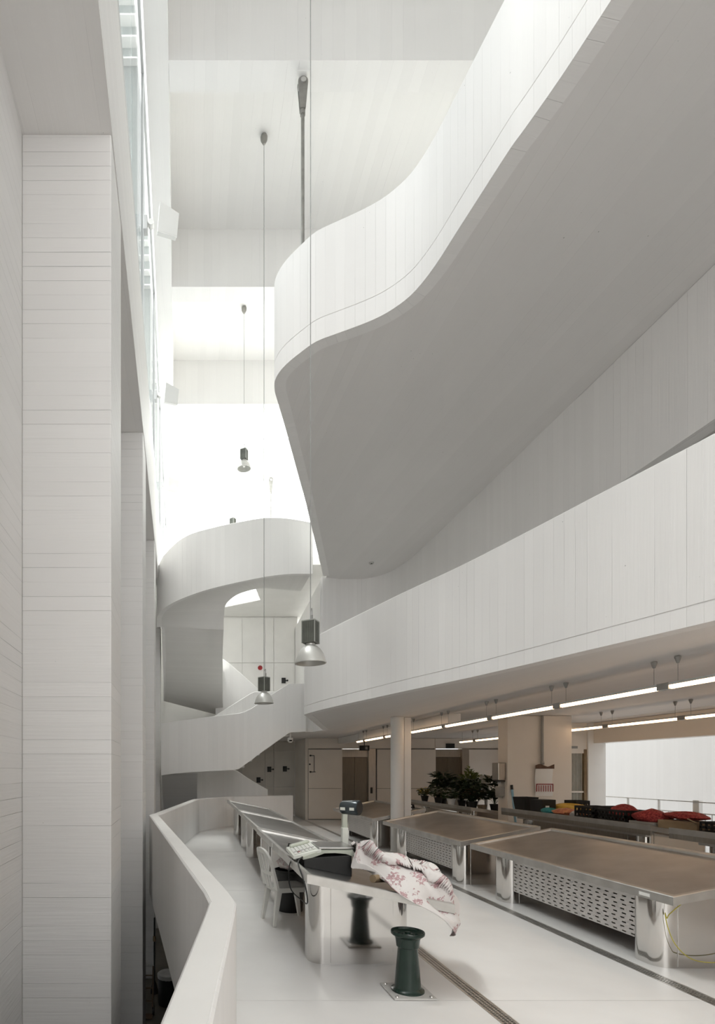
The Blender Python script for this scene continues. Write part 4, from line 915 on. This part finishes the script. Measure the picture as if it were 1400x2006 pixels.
# --- floodlights on the window posts -----------------------------------------------------------------
fl2 = ['closest white floodlight on the high window post at upper left', 'second white floodlight along the high windows', 'third white floodlight along the high windows, pale against the glare', 'farthest white floodlight above the winding stair']
for i, y in enumerate((9.42, 13.72, 18.05, 22.4)):
    x = LX(-0.60, y); t = thing('floodlight', fl2[i], 'lamp', (x, y, 11.1), group='floodlights on the window posts')
    MB().box((0.0, -0.07, -0.1), (0.07, 0.07, 0.14)).build('base', 'frame_grey', t, bevel=0.008); MB().tube([(0.05, 0, 0.02), (0.15, -0.02, 0.02)], 0.03, 10).build('arm', 'white_enamel', t)
    MB().tube([(0.13, -0.07, 0.02), (0.13, 0.03, 0.02)], 0.05, 14).build('joint', 'white_enamel', t)
    h = thing('head', None, None); h.parent = t; h.location = (0.42, -0.05, 0.02); h.rotation_euler = (math.radians(14), math.radians(3), math.radians(16))
    def slab(y0, y1, k):
        o = [(-0.21 * k, 0.27 * k), (-0.21 * k, -0.26 * k), (0.20 * k, -0.25 * k), (0.20 * k, 0.17 * k)]
        return MB().add([(x, y0, z) for x, z in o] + [(x, y1, z) for x, z in o], [(0, 1, 2, 3), (7, 6, 5, 4)] + [(j, j + 4, (j + 1) % 4 + 4, (j + 1) % 4) for j in range(4)])
    slab(-0.04, 0.05, 0.80).build('housing', 'white_enamel', h, bevel=0.01); slab(-0.06, -0.04, 0.82).build('frame', 'white_enamel', h); slab(-0.064, -0.059, 0.74).build('lens', 'white_enamel', h)

# --- light strips --------------------------------------------------------------------------------------
def strip(label, x, yf):
    t = thing('light_strip', label, 'lamp', (x, 0, 2.70), group='warm light strips under the balcony')
    js = [2.45] + [4.19 + 1.74 * k for k in range(8)] + [yf]
    for a, b in zip(js, js[1:]):
        ya, yb = a + 0.075, b - 0.075
        MB().box((-0.035, ya, 0.012), (0.035, yb, 0.04)).build('housing', 'frame_grey', t)
        pr = [(-0.028, 0.012), (-0.028, -0.008), (-0.019, -0.022), (0, -0.028), (0.019, -0.022), (0.028, -0.008), (0.028, 0.012)]
        n = len(pr); MB().add([(p[0], ya, p[1]) for p in pr] + [(p[0], yb, p[1]) for p in pr], [tuple(range(n)), tuple(range(2 * n - 1, n - 1, -1))] + [(j, n + j, n + (j + 1) % n, (j + 1) % n) for j in range(n)]).build('diffuser', 'tube_light', t)
    for j in js[1:-1]:
        MB().box((-0.036, j - 0.075, -0.03), (0.036, j + 0.075, 0.042)).build('connector', 'grey_plastic', t)
        for d in (-0.15, 0.15):
            w1 = MB().tube([(0, j + d, 0.03), (0, j + d, 0.28)], 0.0025, 5).build('suspension_wire', 'cable_grey', t)
            MB().lathe([(0.008, -0.07), (0.012, -0.07), (0.03, -0.012), (0.03, 0), (0, 0)], 12, (0, j + d, 0.30)).build('ceiling_cup', 'grey_plastic', w1)
    for j in (js[0] + 0.2, js[-1] - 0.2): MB().tube([(0, j, 0.03), (0, j, 0.30)], 0.0025, 5).build('suspension_wire', 'cable_grey', t)
strip('long warm light strip under the balcony, closer to the aisle', 5.07, 17.2)
strip('second warm light strip farther under the balcony, behind the pillar', 8.34, 17.35)

# --- pillar fittings -----------------------------------------------------------------------------------
dp2 = thing('towel_dispenser', 'grey steel paper towel dispenser on the side of the pillar', 'dispenser', (6.82, 12.19, 1.57))
MB().box((-0.17, -0.13, 0.02), (0, 0.13, 0.41)).build('case', 'steel_brushed', dp2, bevel=0.015); MB().box((-0.16, -0.12, -0.005), (-0.01, 0.12, 0.02)).build('slot', 'black_plastic', dp2); MB().add([(-0.09, -0.08, -0.06), (-0.07, 0.08, -0.06), (-0.07, 0.08, 0.0), (-0.09, -0.08, 0.0)], [(0, 1, 2, 3)]).build('towel', 'white_enamel', dp2)
dp3 = thing('soap_dispenser', 'small grey soap dispenser below the towel dispenser', 'dispenser', (6.82, 12.19, 1.21))
MB().box((-0.12, -0.09, 0.03), (0, 0.09, 0.25)).build('case', 'grey_plastic', dp3, bevel=0.012); MB().box((-0.13, -0.05, 0), (-0.03, 0.05, 0.03)).build('lever', 'grey_plastic', dp3)
ca = thing('calendar', 'paper calendar with red header and red date grid hanging on the pillar', 'calendar', (7.58, 11.965, 1.25))
MB().grid([[(-0.19 + 0.38 * j / 8 + 0.008 * math.sin(i), -0.012 - 0.02 * math.sin(PI * j / 8) * (0.5 + 0.5 * i / 8), 0.0 + 0.60 * i / 8) for j in range(9)] for i in range(9)]).build('sheet', 'white_enamel', ca)
MB().grid([[(-0.2 + 0.4 * j / 8, -0.045 - 0.012 * math.sin(j * 1.7), 0.595 + (0.075 + 0.03 * math.sin(j * 0.9)) * i) for j in range(9)] for i in range(2)]).build('header', 'pot_brown', ca)
for (x0, x1, z0, z1) in ((-0.185, -0.165, 0.1, 0.26), (0.165, 0.185, 0.1, 0.26), (-0.185, 0.185, 0.25, 0.27)): MB().box((x0, -0.046, z0), (x1, -0.042, z1)).build('border', 'red_net', ca)
for k in range(6): MB().box((-0.135 + 0.05 * k, -0.046, 0.1), (-0.12 + 0.05 * k, -0.042, 0.235)).build('date_column', 'red_net', ca)
MB().tube([(0, -0.02, 0.68), (0, -0.01, 0.72)], 0.012, 8).build('hook', 'galvanised', ca)
br = thing('broom', 'pale blue broom leaning upright against the pillar beside the black bucket', 'broom', (6.88, 11.8, 0))
MB().tube([(0, -0.1, 0.12), (0.02, 0.17, 1.40)], 0.024, 10).build('handle', 'broom_blue', br); MB().tube([(0.02, 0.168, 1.39), (0.022, 0.19, 1.49)], 0.026, 10).build('grip', 'black_plastic', br); MB().box((-0.14, -0.13, 0.0), (0.14, -0.06, 0.13)).build('head', 'black_plastic', br)
dl = thing('soffit_fitting', 'tiny round fitting in the grey soffit near its far corner', 'fitting', (4.92, 15.3, 7.575)); MB().lathe([(0.07, 0), (0.07, -0.02), (0.05, -0.03), (0.04, -0.01), (0, -0.01)], 16).build('ring', 'lamp_shade', dl); MB().lathe([(0, -0.035), (0.02, -0.03), (0.02, -0.012)], 10).build('hook', 'black_plastic', dl)

# --- produce, crates and sacks on the back counters ----------------------------------------------------
def zb(x): return 1.05 - (x - 6.3) * 0.1885 - 0.03       # tray level of the back counters
def crate(label, x, y, z, lx, ly, h, m='black_plastic', rot=0, group=None, cat='crate'):
    t = thing('produce_crate', label, cat, (x, y, z), rot, group); th = 0.012
    MB().box((-lx / 2, -ly / 2, 0), (lx / 2, ly / 2, th)).build('bottom', m, t)
    for s2 in (-1, 1):
        for (L2, vert) in ((ly, True), (lx, False)):
            # slotted side: top and bottom rails with ribs between
            mb = MB(); k = max(3, int(L2 / 0.07)); off = (lx if vert else ly) / 2 * s2
            def b(a0, a1, z0, z1):
                if vert: mb.box((off - th / 2, a0, z0), (off + th / 2, a1, z1))
                else: mb.box((a0, off - th / 2, z0), (a1, off + th / 2, z1))
            b(-L2 / 2, L2 / 2, 0.0, h * 0.22); b(-L2 / 2, L2 / 2, h * 0.42, h * 0.62); b(-L2 / 2, L2 / 2, h * 0.82, h)
            for i in range(k + 1): c0 = -L2 / 2 + (L2 - 0.025) * i / k; b(c0, c0 + 0.025, h * 0.1, h * 0.9)
            mb.build('side', m, t)
    return t
def heap(name, label, cat, m, x, y, z, rx, ry, rz, seed, group=None, lump=0.18):
    rnd = random.Random(seed); ph = [rnd.uniform(0, 6.28) for _ in range(6)]; A = []
    for i in range(11):
        th = PI * i / 10; row = []
        for j in range(19):
            a = 2 * PI * j / 18; k = 1 + lump * (math.sin(3 * a + ph[0] + i) + 0.6 * math.sin(5 * a + ph[1] - 2 * i)) * math.sin(th) * 0.6
            row.append((rx * math.sin(th) * math.cos(a) * k, ry * math.sin(th) * math.sin(a) * k, rz * (1 - math.cos(th)) / 2 * (1 + 0.1 * math.sin(2 * a + ph[2]))))
        A.append(row)
    o = MB().grid(A).build(name, m, None, (x, y, z)); return tag(o, label, cat, group)
crate('black produce crate at the middle of the pillar counter, beside the orange heap', 6.55, 9.02, zb(6.55) + 0.04, 0.36, 0.42, 0.21)
crate('black produce crate beside the red net sacks on the pillar counter', 6.55, 8.42, zb(6.55) + 0.04, 0.36, 0.56, 0.2)
heap('red_sack', 'red net sack lying in the black crate nearest the red sacks', 'sack', 'red_net', 6.58, 8.42, zb(6.55) + 0.06, 0.15, 0.24, 0.24, 1)
heap('red_sack', 'red net sack slumped at the near end of the pillar counter', 'sack', 'red_net', 6.55, 7.9, zb(6.55) + 0.07, 0.2, 0.26, 0.2, 2)
tag(MB().box((-0.15, -0.22, 0), (0.15, 0.22, 0.07)).build('grey_tray', 'grey_plastic', None, (6.53, 7.88, zb(6.53) + 0.03), bevel=0.008), 'shallow grey tray under the red sack at the near end of the pillar counter', 'tray')
cb = thing('cardboard_box', 'brown cardboard box bridging the gap between the crate counter and the red sack counter', 'box', (6.62, 7.36, 1.02), 0.1)
MB().box((-0.2, -0.27, 0), (0.2, 0.27, 0.11)).build('body', 'cardboard', cb, bevel=0.004)
MB().bar((-0.2, -0.27, 0.11), (-0.26, -0.2, 0.16), 0.1, 0.005).build('flap', 'cardboard', cb)
heap('red_sack', 'red net sack on top of the brown cardboard box', 'sack', 'red_net', 6.62, 7.42, 1.135, 0.16, 0.3, 0.11, 3)
crate('black crate at the far end of the red sack counter', 6.56, 6.86, zb(6.56) + 0.04, 0.3, 0.26, 0.15)
for i, yy in enumerate((6.42, 5.9, 5.4)):
    heap('red_sack', ['red net sack just past the black crate on the right edge counter', 'second red net sack past the black crate on the right edge counter', 'red net sack at the very right edge of the picture'][i], 'sack', 'red_net', 6.6, yy, zb(6.6) + 0.055, 0.22, 0.26, 0.1, 4 + i)
heap('orange_heap', 'loose heap of orange and red produce on the pillar counter before the yellow sack', 'produce', 'onion', 6.5, 9.62, zb(6.5) + 0.03, 0.15, 0.42, 0.13, 8)
heap('cabbage', 'pale green head at the near end of the orange produce heap', 'produce', 'bag_pale', 6.42, 9.3, zb(6.42) + 0.02, 0.07, 0.08, 0.1, 9)
heap('yellow_sack', 'long yellow sack lying on the pillar counter', 'sack', 'yellow_sack', 6.8, 9.95, zb(6.8) + 0.05, 0.17, 0.55, 0.22, 10)
heap('teal_cloth', 'teal cloth lying beside the dark box on the pillar counter', 'cloth', 'teal_cloth', 6.42, 9.95, zb(6.42) + 0.02, 0.08, 0.22, 0.11, 12)
bx = thing('dark_box', 'dark box with a small white label on the pillar counter', 'box', (6.5, 10.28, zb(6.5) + 0.035), 0.15)
MB().box((-0.14, -0.15, 0), (0.14, 0.15, 0.25)).build('body', 'black_plastic', bx, bevel=0.006); MB().box((-0.075, -0.153, 0.05), (0.0, -0.149, 0.14)).build('label', 'white_enamel', bx); 
bk2 = thing('black_bucket', 'square black bucket at the pillar end of the crate counter', 'bucket', (6.55, 10.9, zb(6.55) + 0.03), 0.1)
MB().add([(-0.12, -0.13, 0), (0.12, -0.13, 0), (0.12, 0.13, 0), (-0.12, 0.13, 0), (-0.15, -0.17, 0.28), (0.15, -0.17, 0.28), (0.15, 0.17, 0.28), (-0.15, 0.17, 0.28), (-0.135, -0.155, 0.28), (0.135, -0.155, 0.28), (0.135, 0.155, 0.28), (-0.135, 0.155, 0.28), (-0.11, -0.12, 0.02), (0.11, -0.12, 0.02), (0.11, 0.12, 0.02), (-0.11, 0.12, 0.02)],
         [(3, 2, 1, 0)] + [(a, b, b + 4, a + 4) for a, b in ((0, 1), (1, 2), (2, 3), (3, 0), (4, 5), (5, 6), (6, 7), (7, 4), (8, 9), (9, 10), (10, 11), (11, 8))] + [(12, 13, 14, 15)]).build('bucket', 'black_plastic', bk2)
crate('small black basket standing behind the long yellow sack', 7.15, 10.3, zb(7.15) + 0.05, 0.26, 0.3, 0.34)
crate('small black basket between the yellow sack and the black crates', 7.0, 9.2, zb(7.0) + 0.05, 0.26, 0.3, 0.27)
for k in range(2):
    for i in range(3):
        crate(['lower', 'upper'][k] + ' black crate under the pillar counter, ' + ['near end of the stack', 'middle of the row', 'far end of the row'][i], 6.72, 8.55 + 0.52 * i, 0.02 + 0.43 * k, 0.36, 0.5, 0.42)
heap('red_sack', 'dark red sack under the far part of the pillar counter', 'sack', 'red_net', 6.8, 10.25, 0.0, 0.22, 0.2, 0.86, 14)

# --- potted plants ------------------------------------------------------------------------------------
def plant(label, x, y, z, h, rad, seed, leaf, flower=None, n=70, lsize=0.06, pot='black_plastic', upright=0.0, ph=0.17):
    rad *= 0.72
    rnd = random.Random(seed); t = thing('potted_plant', label, 'plant', (x, y, z), rnd.uniform(0, 6), 'potted plants on the counter behind the pillar')
    MB().lathe([(0, 0), (0.07, 0), (0.10, ph - 0.02), (0.107, ph - 0.02), (0.107, ph), (0.095, ph), (0.09, ph - 0.03), (0, ph - 0.03)], 20).build('pot', pot, t)
    lf = MB(); stm = MB(); fw = MB()
    for i in range(n * 2):
        a = rnd.uniform(0, 2 * PI); q = rnd.random() ** 0.6; el = rnd.random()
        c = Vector((rad * q * math.cos(a), rad * q * math.sin(a), ph + (h - ph) * (0.12 + 0.88 * el * (1 - 0.35 * q))))
        d = Vector((math.cos(a), math.sin(a), rnd.uniform(-0.6, 0.9) + upright)).normalized(); sd2 = d.cross(Vector((rnd.uniform(-.4, .4), rnd.uniform(-.4, .4), 1))).normalized(); up = sd2.cross(d)
        L2 = lsize * rnd.uniform(0.7, 1.35); w2 = L2 * 0.38
        lf.add([c, c + d * L2 * 0.5 + sd2 * w2 + up * 0.008, c + d * L2 * 0.55 - up * 0.012, c + d * L2 * 0.5 - sd2 * w2 + up * 0.008, c + d * L2 - up * L2 * 0.2], [(0, 1, 2), (0, 2, 3), (1, 4, 2), (3, 2, 4)])
        if i % 5 == 0: stm.tube([(0, 0, ph - 0.03), (c.x * 0.4, c.y * 0.4, ph + (c.z - ph) * 0.5), c], 0.004, 5, caps=False)
        if flower and i % 3 == 0:
            f = c + Vector((math.cos(a) * 0.03, math.sin(a) * 0.03, 0.03)); r2 = 0.03
            for p in range(5):
                b = 2 * PI * p / 5; b2 = b + 0.9
                fw.add([f, f + Vector((math.cos(b) * r2, math.sin(b) * r2, 0.012)), f + Vector((math.cos((b + b2) / 2) * r2 * 1.5, math.sin((b + b2) / 2) * r2 * 1.5, 0.006)), f + Vector((math.cos(b2) * r2, math.sin(b2) * r2, 0.012))], [(0, 1, 2, 3)])
    tag(lf.build('foliage', leaf, t), kind='stuff'); stm.build('stem', 'leaf_dark', t)
    if flower: tag(fw.build('blossoms', flower, t), kind='stuff')
z6 = lambda x: 0.97 - (x - 6.3) * 0.1393 - 0.018
plant('potted plant with yellow flowers at the left end of the plant display', 6.42, 15.35, z6(6.42), 0.40, 0.22, 1, 'leaf_green', 'petal_yellow')
plant('tall dark leafy plant with big drooping leaves at the left of the plant display', 6.75, 14.95, z6(6.75), 0.98, 0.30, 2, 'leaf_dark', None, 90, 0.19)
plant('potted plant with white and yellow flowers, second from the left in the plant display', 6.42, 14.5, z6(6.42), 0.42, 0.24, 3, 'leaf_green', 'petal_white', 90)
plant('pale feathery plant rising at the back of the plant display', 7.05, 14.1, z6(7.05), 1.02, 0.34, 4, 'leaf_lime', None, 190, 0.10, upright=1.2)
plant('dark bushy plant in the middle of the plant display', 6.75, 13.9, z6(6.75), 0.78, 0.30, 5, 'leaf_dark', None, 120, 0.12)
plant('potted plant with white flowers in front of the dark bushy plant', 6.41, 13.75, z6(6.41), 0.40, 0.22, 6, 'leaf_green', 'petal_white', 80, pot='white_enamel')
plant('dark leafy plant right of the middle of the plant display', 6.7, 13.3, z6(6.7), 0.80, 0.30, 7, 'leaf_dark', None, 130, 0.11)
plant('low plant with brownish leaves near the pillar', 6.55, 12.95, z6(6.55), 0.48, 0.26, 8, 'leaf_dark', 'pot_brown', 90, 0.08)
plant('dark plant with tall pointed leaves beside the pillar', 7.0, 12.85, z6(7.0), 0.92, 0.24, 9, 'leaf_dark', None, 60, 0.17, upright=0.8)
bw2 = thing('wrapped_bouquet', 'bouquet in clear crinkled wrap standing behind the dark plants', 'bouquet', (7.2, 13.6, z6(7.2)))
MB().lathe([(0.03, 0), (0.04, 0.3), (0.12, 0.75), (0.15, 0.86), (0.10, 0.80)], 9, smooth=False).build('wrap', 'bag_pale', bw2); MB().tube([(0, 0, 0), (0, 0, 0.6)], 0.02, 6).build('stem', 'leaf_green', bw2)
bs = thing('basket', 'small wicker basket with a hoop handle at the end of the plant display', 'basket', (6.62, 12.68, z6(6.62) + 0.01))
MB().lathe([(0, 0), (0.08, 0), (0.11, 0.1), (0.10, 0.1), (0.075, 0.012), (0, 0.012)], 18).build('bowl', 'wicker_brown', bs); MB().tube([(0.1 * math.cos(PI * k / 10), 0, 0.1 + 0.13 * math.sin(PI * k / 10)) for k in range(11)], 0.008, 6).build('handle', 'grey_plastic', bs)
cr2 = crate('shallow black crate on the counter behind the slim round column', 4.95, 13.0, 0.905, 0.3, 0.5, 0.09)
cr2.rotation_euler = (0, -0.19, 0)

# --- basement things ------------------------------------------------------------------------------------
b2 = thing('steel_bin', 'dark round bin with a pale bag over its rim, down in the basement', 'bin', (-0.58, 12.3, Z_LOW))
MB().lathe([(0, 0), (0.21, 0), (0.22, 0.05), (0.23, 0.66), (0.215, 0.66), (0.2, 0.04), (0, 0.04)], 28).build('drum', 'black_plastic', b2); MB().lathe([(0.205, 0.55), (0.236, 0.60), (0.24, 0.68), (0.19, 0.72), (0.1, 0.70), (0, 0.71)], 18).build('bag', 'bag_pale', b2)
tr = thing('sack_trolley', 'narrow brown trolley standing in the dark slot beside the basement column', 'trolley', (-1.02, 11.7, Z_LOW))
for x in (-0.14, 0.14): MB().bar((x, 0.0, 0.12), (x, 0.18, 1.0), 0.03).build('rail', 'trolley_brown', tr)
for k in range(3): MB().bar((-0.14, 0.04 + 0.06 * k, 0.3 + 0.25 * k), (0.14, 0.04 + 0.06 * k, 0.3 + 0.25 * k), 0.02).build('crossbar', 'trolley_brown', tr)
MB().box((-0.15, -0.2, 0.02), (0.15, 0.02, 0.04)).build('toe_plate', 'trolley_brown', tr); MB().bar((-0.15, 0.18, 1.0), (0.15, 0.18, 1.0), 0.03).build('handle', 'bag_pale', tr)
for x in (-0.15, 0.15): MB().tube([(x - 0.02, 0.05, 0.1), (x + 0.02, 0.05, 0.1)], 0.1, 16).build('wheel', 'black_plastic', tr)
mp = thing('mop', 'dark mop standing upright in the basement slot behind the bin', 'mop', (-0.93, 12.9, Z_LOW))
MB().tube([(0, 0, 0.25), (0.0, 0.05, 1.75)], 0.018, 8).build('handle', 'black_plastic', mp); MB().lathe([(0.09, 0), (0.085, 0.1), (0.05, 0.24), (0.02, 0.3), (0, 0.3)], 12).build('mop_head', 'black_plastic', mp); MB().tube([(0.0, 0.04, 1.2), (0, 0.043, 1.32)], 0.035, 8).build('clamp', 'cardboard', mp)
